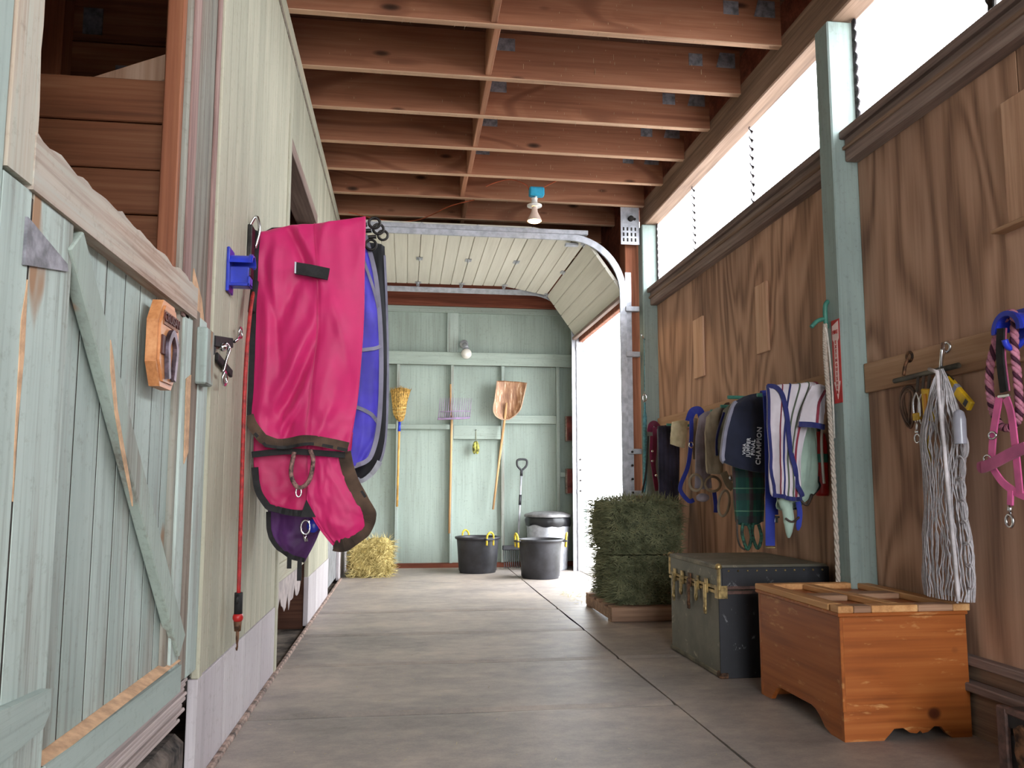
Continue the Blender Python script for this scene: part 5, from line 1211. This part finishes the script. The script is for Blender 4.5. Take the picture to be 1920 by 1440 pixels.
c2_ = Cloth(A2, D, .04, (), .01, 20, 24, 77); c2_.build('pad', fabric('khaki_cloth', (156, 152, 132), 120, .9, .15), t); c2_.ribbon([(.02, .1), (.02, .5), (.03, .97)], .014, 'rim', navy_b, t, .006, .008, 24)
t = thing('fleece_girth', 'long grey fleece girth folded over the hook board', 'girth', (2.2, 5.75, 1.0))
Gg = [[(2.19, 5.76, 1.57), (2.23, 5.75, 1.60), (2.28, 5.76, 1.61)], [(2.15, 5.74, 1.40), (2.20, 5.72, 1.42), (2.25, 5.74, 1.43)], [(2.14, 5.74, 1.2), (2.19, 5.72, 1.2), (2.25, 5.74, 1.2)], [(2.13, 5.74, 1.03), (2.19, 5.73, 1.02), (2.26, 5.74, 1.03)]]
Cloth(Gg, D, .045, [(.006, 1, 0, 0, .5)], .008, 20, 30, 81).build('fleece', greyf, t)
h = MB()
for (cx_, cz, a_, b_) in ((2.13, 1.07, .05, .06), (2.26, 1.06, .06, .055)): h.tube([V((cx_, 5.72, cz)) + V((a_ * math.cos(a), 0, b_ * math.sin(a))) for a in [2 * PI * k / 24 for k in range(24)]], .010, 8, closed=True)
h.obj('strap_loop', tan, t)
MB().strap(crom([(2.27, 5.72, 1.0), (2.275, 5.71, .9), (2.272, 5.71, .85)], 8), .03, .005, D).obj('blue_end', royal, t)
MB().ball((2.18, 5.72, .96), .04, 12, (1.3, .5, .8)).obj('buckle_roll', greyf, t)
t = thing('blue_halter', 'bright blue webbing halter hung on the hook board', 'halter', (2.2, 6.0, .93))
MB().strap(crom([(2.19, 6.0, 1.55), (2.21, 5.97, 1.62), (2.26, 5.96, 1.63), (2.29, 5.98, 1.58)], 16), .06, .008, D).obj('crown', royal, t)
MB().strap(crom([(2.20, 5.97, 1.57), (2.19, 5.96, 1.40), (2.16, 5.96, 1.2), (2.10, 5.96, 1.06), (2.10, 5.96, 1.0), (2.16, 5.96, .93), (2.20, 5.96, .94)], 30), .032, .006, D).obj('cheek_strap', royal, t)
MB().strap(crom([(2.24, 5.98, 1.57), (2.22, 5.98, 1.4), (2.22, 5.98, 1.25)], 12), .026, .005, D).obj('throat_strap', tan, t)
MB().tube([V((2.185, 5.95, 1.36)) + V((.016 * math.cos(a), 0, .022 * math.sin(a))) for a in [2 * PI * k / 14 for k in range(14)]], .005, 6, closed=True).obj('ring', chrome, t)
t = thing('cream_pad', 'small stained cream pad hanging over the dark quilted pad', 'saddle pad', (2.25, 6.38, 1.35))
Cloth([[(2.19, 6.40, 1.575), (2.25, 6.39, 1.585), (2.33, 6.40, 1.59)], [(2.17, 6.38, 1.47), (2.24, 6.37, 1.48), (2.31, 6.38, 1.48)], [(2.165, 6.38, 1.39), (2.22, 6.37, 1.37), (2.285, 6.38, 1.355)]], D, .03, (), .01, 20, 20, 91).build('pad', creamf, t)
t = thing('quilted_pad', 'long dark quilted pad hanging at the far end of the hook board', 'saddle pad', (2.25, 6.7, .87))
qc = Cloth([[(2.16, 6.68, 1.56), (2.25, 6.67, 1.57), (2.35, 6.68, 1.58)], [(2.15, 6.66, 1.25), (2.25, 6.64, 1.25), (2.34, 6.66, 1.25)], [(2.15, 6.66, .95), (2.23, 6.64, .92), (2.32, 6.66, .87)]], D, .05, [(.006, 6, 0, 0, 0)], .004, 40, 24, 95); qc.build('pad', navypad, t)
t = thing('maroon_halter', 'maroon webbing halter with chrome rings beside the far teal post', 'halter', (2.25, 7.1, .97))
MB().strap(crom([(2.22, 7.12, 1.54), (2.23, 7.10, 1.60), (2.26, 7.09, 1.615), (2.30, 7.10, 1.58)], 14), .05, .01, D).obj('crown', maroon, t)
MB().strap(crom([(2.26, 7.09, 1.58), (2.255, 7.08, 1.4), (2.24, 7.08, 1.22), (2.27, 7.08, 1.0)], 20), .04, .006, D).obj('cheek_strap', maroon, t)
MB().strap(crom([(2.23, 7.09, 1.5), (2.22, 7.08, 1.3), (2.25, 7.08, 1.12)], 14), .028, .006, D).obj('throat_strap', maroon, t)
for z in (1.36, 1.27, 1.14): MB().ball((2.225 + .03 * (z < 1.2), 7.06, z), .012, 8).obj('ring', chrome, t)
MB().tube(crom([(2.20, 7.1, 1.5), (2.19, 7.1, 1.35), (2.17, 7.1, 1.15), (2.14, 7.12, .98)], 16), .009, 6).obj('dark_lead', black_matte, t)
t = thing('teal_lead_rope', 'teal lead rope hanging from a hook on the far post', 'lead rope', (2.265, 7.4, .98))
h = MB(); h.tube(crom([(2.275, 7.42, 2.46), (2.268, 7.40, 2.2), (2.265, 7.40, 1.95)], 12), .004, 6); h.obj('cord', tealf, t)
MB().tube(crom([(2.265, 7.40, 1.84), (2.262, 7.40, 1.5), (2.258, 7.40, 1.2), (2.245, 7.40, .98)], 20), [.011] * 3 + [.020] * 14 + [.014, .01, .006], 8).obj('rope', tealf, t)
MB().tube([V((2.265, 7.40, 1.885)) + V((.018 * math.cos(a), 0, .035 * math.sin(a))) for a in [2 * PI * k / 14 for k in range(14)]], .006, 6, closed=True).obj('snap', chrome, t)
MB().tube([(2.29, 7.44, 2.46), (2.26, 7.40, 2.47), (2.235, 7.38, 2.50)], .008, 6).obj('hook', chrome, t)

# ================================================================== POST WITH SIGN AND EXTINGUISHER
t = thing('fire_extinguisher_sign', 'narrow red fire extinguisher arrow sign on the teal post', 'sign', (2.28, 3.98, 1.48))
xs = 2.279
MB().box((xs - .003, 3.925, 1.485), (xs, 4.005, 1.935), .001).obj('plate', red_paint, t)
yc = 3.965   # arrow seen from the aisle: its text-right direction is -y
def S(a, b): return (yc - a, b)
MB().prism([S(-.031, 1.83), S(-.031, 1.90), S(-.031, 1.905), S(.031, 1.925), S(.031, 1.83), S(.018, 1.815), S(.018, 1.60), S(.031, 1.60), S(0, 1.505), S(-.031, 1.60), S(-.018, 1.60), S(-.018, 1.815)], (xs - .003, 0, 0), (0, 1, 0), (0, 0, 1), -.001).obj('arrow', sign_pink, t)
text_mesh('fire_lettering', 'FIRE', .028, red_paint, t, frame((xs - .005, yc, 1.867), (0, -1, 0), (0, 0, 1)), .001)
for k, ch in enumerate('EXTINGUISHER'): text_mesh('lettering', ch, .025, red_paint, t, frame((xs - .005, yc, 1.812 - .0245 * k), (0, -1, 0), (0, 0, 1)), .001)
t = thing('fire_extinguisher', 'red fire extinguisher half hidden behind the striped cooler', 'extinguisher', (2.385, 4.32, .98))
MB().lathe([(0, 0), (.034, 0), (.038, .02), (.038, .30), (.03, .35), (.015, .37)], (2.378, 4.36, .99), 24).obj('cylinder', red_paint, t)
h = MB(); h.cyl((2.378, 4.36, 1.35), (2.378, 4.36, 1.42), .014); h.bar((2.385, 4.36, 1.43), (2.33, 4.34, 1.45), .02, .008, (0, 0, 1)); h.bar((2.385, 4.36, 1.40), (2.335, 4.34, 1.40), .016, .008, (0, 0, 1)); h.obj('valve', dark_steel, t)
MB().lathe([(.0392, .19), (.0392, .24)], (2.378, 4.36, .99), 24).obj('label_band', MATS['green_enamel'], t)
MB().tube(crom([(2.378, 4.33, 1.37), (2.36, 4.31, 1.30), (2.358, 4.305, 1.15), (2.365, 4.31, 1.06)], 16), .008, 6).obj('hose', white_plastic, t)
t = thing('green_hook', 'green enamel hook with chain on the aisle face of the near post', 'hook', (2.27, 4.0, 1.55))
gm = MATS['green_enamel']
MB().tube(crom([(2.28, 4.03, 2.05), (2.262, 4.03, 2.03), (2.258, 4.03, 1.97), (2.262, 4.03, 1.90)], 12), .013, 8).obj('bracket', gm, t)
MB().tube(crom([(2.265, 4.03, 1.945), (2.24, 4.03, 1.95), (2.205, 4.03, 1.935), (2.175, 4.03, 1.905)], 12), .012, 8).obj('arm', gm, t)
MB().tube([(2.28, 4.03, 1.60), (2.255, 4.03, 1.585)], .01, 8).obj('lower_stay', gm, t)
t = thing('braided_rope', 'pale braided rope hanging full length down the near teal post', 'rope', (2.26, 4.0, .56))
pr = plain('pale_rope', (186, 172, 160), .85, var=.08, scale=60)
P0 = crom([(2.25, 4.02, 1.92), (2.238, 4.01, 1.75), (2.245, 4.005, 1.48), (2.25, 4.0, 1.08), (2.245, 3.99, .50)], 60)
for s_ in (0, 1, 2):
    MB().tube([p + V((.007 * math.cos(i * .75 + s_ * 2.1), .007 * math.sin(i * .75 + s_ * 2.1), 0)) for i, p in enumerate(crom(P0, 170))], .0068, 6).obj('strand', pr, t)
MB().tube(crom([(2.245, 4.01, 1.9), (2.25, 4.0, 1.84), (2.262, 3.998, 1.6), (2.262, 3.995, 1.3)], 20), .005, 6).obj('thin_cord', plain('white_cord', (222, 214, 204), .8), t)

# ================================================================== NEAR HOOK BOARD
t = thing('hook_rail', 'rusty steel rod hung from two eye bolts on the near pine board', 'rail', (2.36, 3.37, 1.55))
xk = 2.365
MB().cyl((xk, 3.60, 1.557), (xk, 3.14, 1.566), .0125, n=10).obj('rod', plain('dull_rod', (110, 104, 92), .5, .6, var=.2), t)
for y in (3.52, 3.25):
    h = MB(); h.tube([V((2.396, y, 1.665)) + V((0, .022 * math.cos(a), .022 * math.sin(a))) for a in [2 * PI * k / 16 for k in range(16)]], .007, 8, closed=True)
    h.tube(crom([(2.385, y, 1.65), (2.37, y, 1.62), (2.36, y, 1.575)], 8), .008, 8); h.obj('eye_bolt', (rust, chrome)[y < 3.4], t)
    if y < 3.4: MB().tube(crom([(2.37, y - .01, 1.68), (2.355, y - .02, 1.64), (2.36, y - .0, 1.57)], 10), .008, 8).obj('link', chrome, t)
def clip(name, lb, y, ztop, zbot, cat='clip', col=chrome, band=None):
    t = thing(name, lb, cat, (2.34, y, zbot), 'clips on the hook rail'); zb = (ztop + zbot) / 2
    MB().strap([(2.355, y, 1.55), (2.345, y, ztop + .02)], .016, .004, (1, 0, 0)).obj('leather_tab', leather, t)
    h = MB()
    for s_ in (-1, 1): h.tube(crom([(2.345, y, ztop + .02), (2.34, y + s_ * .022, ztop - .02), (2.34, y + s_ * .022, zb + .02), (2.338, y + s_ * .006, zb - .01)], 14), .006, 6)
    h.cyl((2.338, y, zb), (2.336, y, zbot + .05), .007); h.ball((2.336, y, zbot + .05), .012, 8)
    h.tube([V((2.336, y, zbot + .02)) + V((0, .02 * math.cos(a), .02 * math.sin(a))) for a in [2 * PI * k / 14 for k in range(14)]], .005, 6, closed=True); h.obj('snap', col, t)
    if band: MB().box((2.330, y - .024, zb - .005), (2.35, y + .024, zb + .03), .004).obj('band', band, t)
clip('snap_clip', 'chrome snap clip with yellow band on the hook rail', 3.405, 1.46, 1.245, band=yellow_plastic)
clip('snap_clip', 'plain chrome snap clip just right of the yellow banded clip', 3.365, 1.45, 1.225)
t = thing('leather_strap', 'tangle of thin brown leather straps left of the chrome clips', 'strap', (2.36, 3.5, 1.3))
for a_, b_, c_ in ((.04, .09, 0), (.055, .10, .4), (.03, .075, .9)):
    MB().tube([V((2.37 - .01 * c_, 3.50 + .01 * c_, 1.42)) + V((0, a_ * math.cos(a) + .012 * math.sin(2 * a + c_), b_ * math.sin(a))) for a in [2 * PI * k / 26 for k in range(26)]], .006, 6, closed=True).obj('loop', plain('dry_leather', (118, 88, 72), .7, var=.2) if 'dry_leather' not in MATS else MATS['dry_leather'], t)
t = thing('yellow_buckle', 'upright yellow plastic buckle left of the white hay net', 'buckle', (2.34, 3.31, 1.18))
MB().obox((2.335, 3.315, 1.41), (.012, 0, 0), (0, .030, .004), (0, .004, .075), .008).obj('body', yellow_plastic, t)
MB().obox((2.322, 3.315, 1.41), (.004, 0, 0), (0, .010, 0), (0, 0, .05), .003).obj('tongue', plain('amber_plastic', (226, 150, 30), .4), t)
MB().strap(crom([(2.335, 3.32, 1.33), (2.33, 3.325, 1.22), (2.33, 3.315, 1.13)], 10), .014, .004, (1, 0, 0)).obj('strap', yellow_plastic, t)
MB().strap([(2.36, 3.33, 1.55), (2.34, 3.315, 1.485)], .02, .004, (1, 0, 0)).obj('tab', leather, t)
t = thing('yellow_level', 'slanted yellow tool with grey band hanging right of the hay net', 'tool', (2.34, 3.1, 1.36))
a0, b0 = V((2.345, 3.19, 1.51)), V((2.335, 3.04, 1.375)); d_ = b0 - a0
MB().bar(a0, b0, .045, .022, (1, 0, 0), .006).obj('body', yellow_plastic, t)
MB().bar(a0 + d_ * .30, a0 + d_ * .45, .047, .024, (1, 0, 0), .004).obj('grey_band', greytrim, t)
MB().bar(a0 + d_ * .80, a0 + d_ * .92, .03, .025, (1, 0, 0), .002).obj('dark_window', black_plastic, t)
MB().bar(a0 + V((.0, .025, .035)), a0 + d_ * .3 + V((0, .0, .035)), .012, .006, (1, 0, 0), .002).obj('clip', leather, t)
t = thing('hay_net', 'long white string hay net hanging from the hook rail', 'hay net', (2.31, 3.2, .56))
netm = plain('grey_white_string', (196, 190, 194), .8, var=.06, scale=50); mb = MB()
def env(f):   # half width of the hanging net at fraction f from the top
    return .012 + .115 * min(1, (f / .30)) ** .8 if f < .3 else .127 + .02 * math.sin(f * 9)
def netp(a, f):
    yc_ = 3.195 + .0 * f + .03 * f; e = env(f); return V((2.315 + .055 * math.sin(a) * min(1, f * 5) + .008 * noise.noise(V((a * 3, f * 9, 0))), yc_ + e * math.cos(a) + .012 * noise.noise(V((a * 2, f * 7, 4))), 1.555 - .985 * f))
for k in range(30):
    for s_ in (-1, 1):
        a_ = 2 * PI * k / 30; mb.tube([netp(a_ + s_ * .8 * math.sin(j * .55 + k) * (.05 + .09 * (j % 2)) + s_ * .05 * j * .2, j / 26) for j in range(27)], .003, 4, False)
mb.obj('mesh', netm, t, kind='stuff')
MB().tube([netp(PI * .55, 0) + V((-.055, 0, 0))] + [V((2.245, 3.115 - .05 * f + .02 * noise.noise(V((f * 3, 7, 0))), 1.53 - .95 * f)) for f in [k / 14 for k in range(15)]], .0085, 6).obj('draw_cord', plain('white_draw_cord', (216, 208, 212), .8), t)
MB().tube([V((2.25, 3.10 - .01 * f + .012 * math.sin(f * 4), 1.45 - .88 * f)) for f in [k / 12 for k in range(13)]], .005, 6).obj('draw_cord', MATS['white_draw_cord'], t)
for k in range(7):
    f = .35 + .09 * k; p = netp(PI * 1.0, f); MB().tube([p + V((-.02, -.02 + .03 * math.cos(a), .05 * math.sin(a))) for a in [PI * .3 + 2 * PI * j / 14 * .85 for j in range(12)]], .0045, 5).obj('loose_loop', netm, t)
MB().lathe([(.024, 0), (.026, .10), (.02, .13), (.008, .14)], (2.262, 3.02, 1.22), 14).obj('clear_bottle', plain('cloudy_plastic', (160, 158, 170), .2, var=.06), t)

bh = thing('blue_bracket', 'blue plastic tack bracket at the right edge holding the pink rope', 'bracket', (2.38, 2.8, 1.6))
MB().box((XR - .034, 2.70, 1.60), (XR - .022, 2.84, 1.74), .006).obj('back_plate', blue_plastic, bh)
half(.062, (2.775, 1.655), 2.30, XR - .03, -.1, PI + .1, 18, .012).obj('cradle', blue_plastic, bh)
half(.075, (2.775, 1.648), 2.295, 2.31, -.1, PI + .1, 18, .02).obj('lip', blue_plastic, bh)
MB().tube(crom([(2.37, 2.775, 1.61), (2.33, 2.775, 1.575), (2.30, 2.775, 1.585), (2.29, 2.775, 1.61)], 12), .012, 8).obj('lower_hook', blue_plastic, bh)
t = thing('pink_lead_rope', 'pink and maroon twisted lead rope looped over the blue bracket', 'lead rope', (2.33, 2.83, 1.2))
pk = plain('pink_rope_strand', (208, 134, 158), .75, var=.12, scale=40); dk = plain('maroon_rope_strand', (84, 36, 60), .75, var=.15, scale=40)
loop = crom([(2.335, 2.80, 1.715), (2.33, 2.845, 1.67), (2.32, 2.90, 1.52), (2.32, 2.905, 1.38), (2.325, 2.875, 1.29), (2.33, 2.825, 1.275), (2.33, 2.775, 1.32), (2.325, 2.765, 1.45), (2.325, 2.77, 1.58), (2.33, 2.765, 1.70), (2.335, 2.80, 1.72)], 200)
for s_ in range(3):
    P = []
    for i, p in enumerate(loop):
        tg = (loop[min(i + 1, 199)] - loop[max(i - 1, 0)]).normalized(); b1 = tg.cross(V((1, 0, 0))).normalized(); b2 = V((1, 0, 0)); a = i * .62 + s_ * 2.094
        P.append(p + b1 * .0085 * math.cos(a) + b2 * .0085 * math.sin(a))
    MB().tube(P, .0088 if s_ < 2 else .0078, 6).obj('strand', pk if s_ < 2 else dk, t)
t = thing('pink_halter', 'bright pink webbing halter with padded crown hanging at the right edge', 'halter', (2.3, 2.85, .9))
pinkw = fabric('pink_webbing', (232, 104, 164), 400, .6, .1); pinkd = fabric('pink_padded_noseband', (190, 92, 134), 200, .8, .12)
NX = (1, 0, 0)
MB().strap(crom([(2.30, 2.80, 1.66), (2.297, 2.812, 1.55), (2.295, 2.80, 1.41)], 14), .036, .010, NX).obj('padded_crown', black_matte, t)
MB().strap(crom([(2.305, 2.80, 1.66), (2.302, 2.812, 1.55), (2.30, 2.80, 1.41)], 14), .044, .005, NX).obj('crown_webbing', pinkd, t)
MB().box((2.288, 2.772, 1.388), (2.30, 2.832, 1.40), .002).obj('buckle', chrome, t)
MB().strap(crom([(2.292, 2.825, 1.39), (2.29, 2.865, 1.26), (2.29, 2.885, 1.155)], 12), .034, .006, NX).obj('cheek_strap', pinkw, t)
MB().strap(crom([(2.292, 2.79, 1.385), (2.288, 2.765, 1.32), (2.288, 2.755, 1.2), (2.29, 2.75, 1.02)], 14), .032, .006, NX).obj('cheek_strap', pinkw, t)
MB().strap(crom([(2.286, 2.935, 1.145), (2.272, 2.92, 1.12), (2.268, 2.84, 1.14), (2.275, 2.76, 1.17), (2.285, 2.70, 1.19)], 20), .044, .008, NX).obj('noseband', pinkd, t)
MB().strap(crom([(2.286, 2.88, 1.12), (2.288, 2.83, 1.06), (2.292, 2.76, 1.02), (2.30, 2.70, 1.0)], 14), .030, .006, NX).obj('chin_strap', pinkw, t)
for y, z in ((2.90, 1.155), (2.865, 1.245)): MB().tube([V((2.284, y, z)) + V((0, .02 * math.cos(a), .014 * math.sin(a))) for a in [2 * PI * k / 14 for k in range(14)]], .004, 6, closed=True).obj('ring', chrome, t)
MB().strap([(2.29, 2.795, 1.03), (2.288, 2.80, .975)], .026, .008, NX).obj('lead_tab', pinkw, t)
h = MB(); h.cyl((2.288, 2.80, .975), (2.286, 2.803, .945), .010); h.tube([V((2.286, 2.806, .915)) + V((0, .018 * math.cos(a), .024 * math.sin(a))) for a in [2 * PI * k / 16 for k in range(16)]], .006, 6, closed=True); h.obj('snap', chrome, t)
# small vine of wire at the clerestory
t = thing('bent_wire', 'bent dark wire bracket on the near clerestory sill', 'wire', (2.40, 2.85, 2.97))
MB().tube(crom([(2.41, 2.98, 2.975), (2.41, 2.90, 3.0), (2.415, 2.88, 3.05), (2.415, 2.90, 3.10), (2.415, 2.87, 3.13)], 16), .008, 6).obj('wire', dark_steel, t)
MB().obox((2.41, 2.865, 3.05), (.01, 0, 0), (0, .018, .006), (0, -.01, .06), .005).obj('bracket', dark_steel, t)
MB().obox((2.41, 2.82, 2.99), (.01, 0, 0), (0, .035, .01), (0, -.002, .01), .004).obj('tab', dark_steel, t)
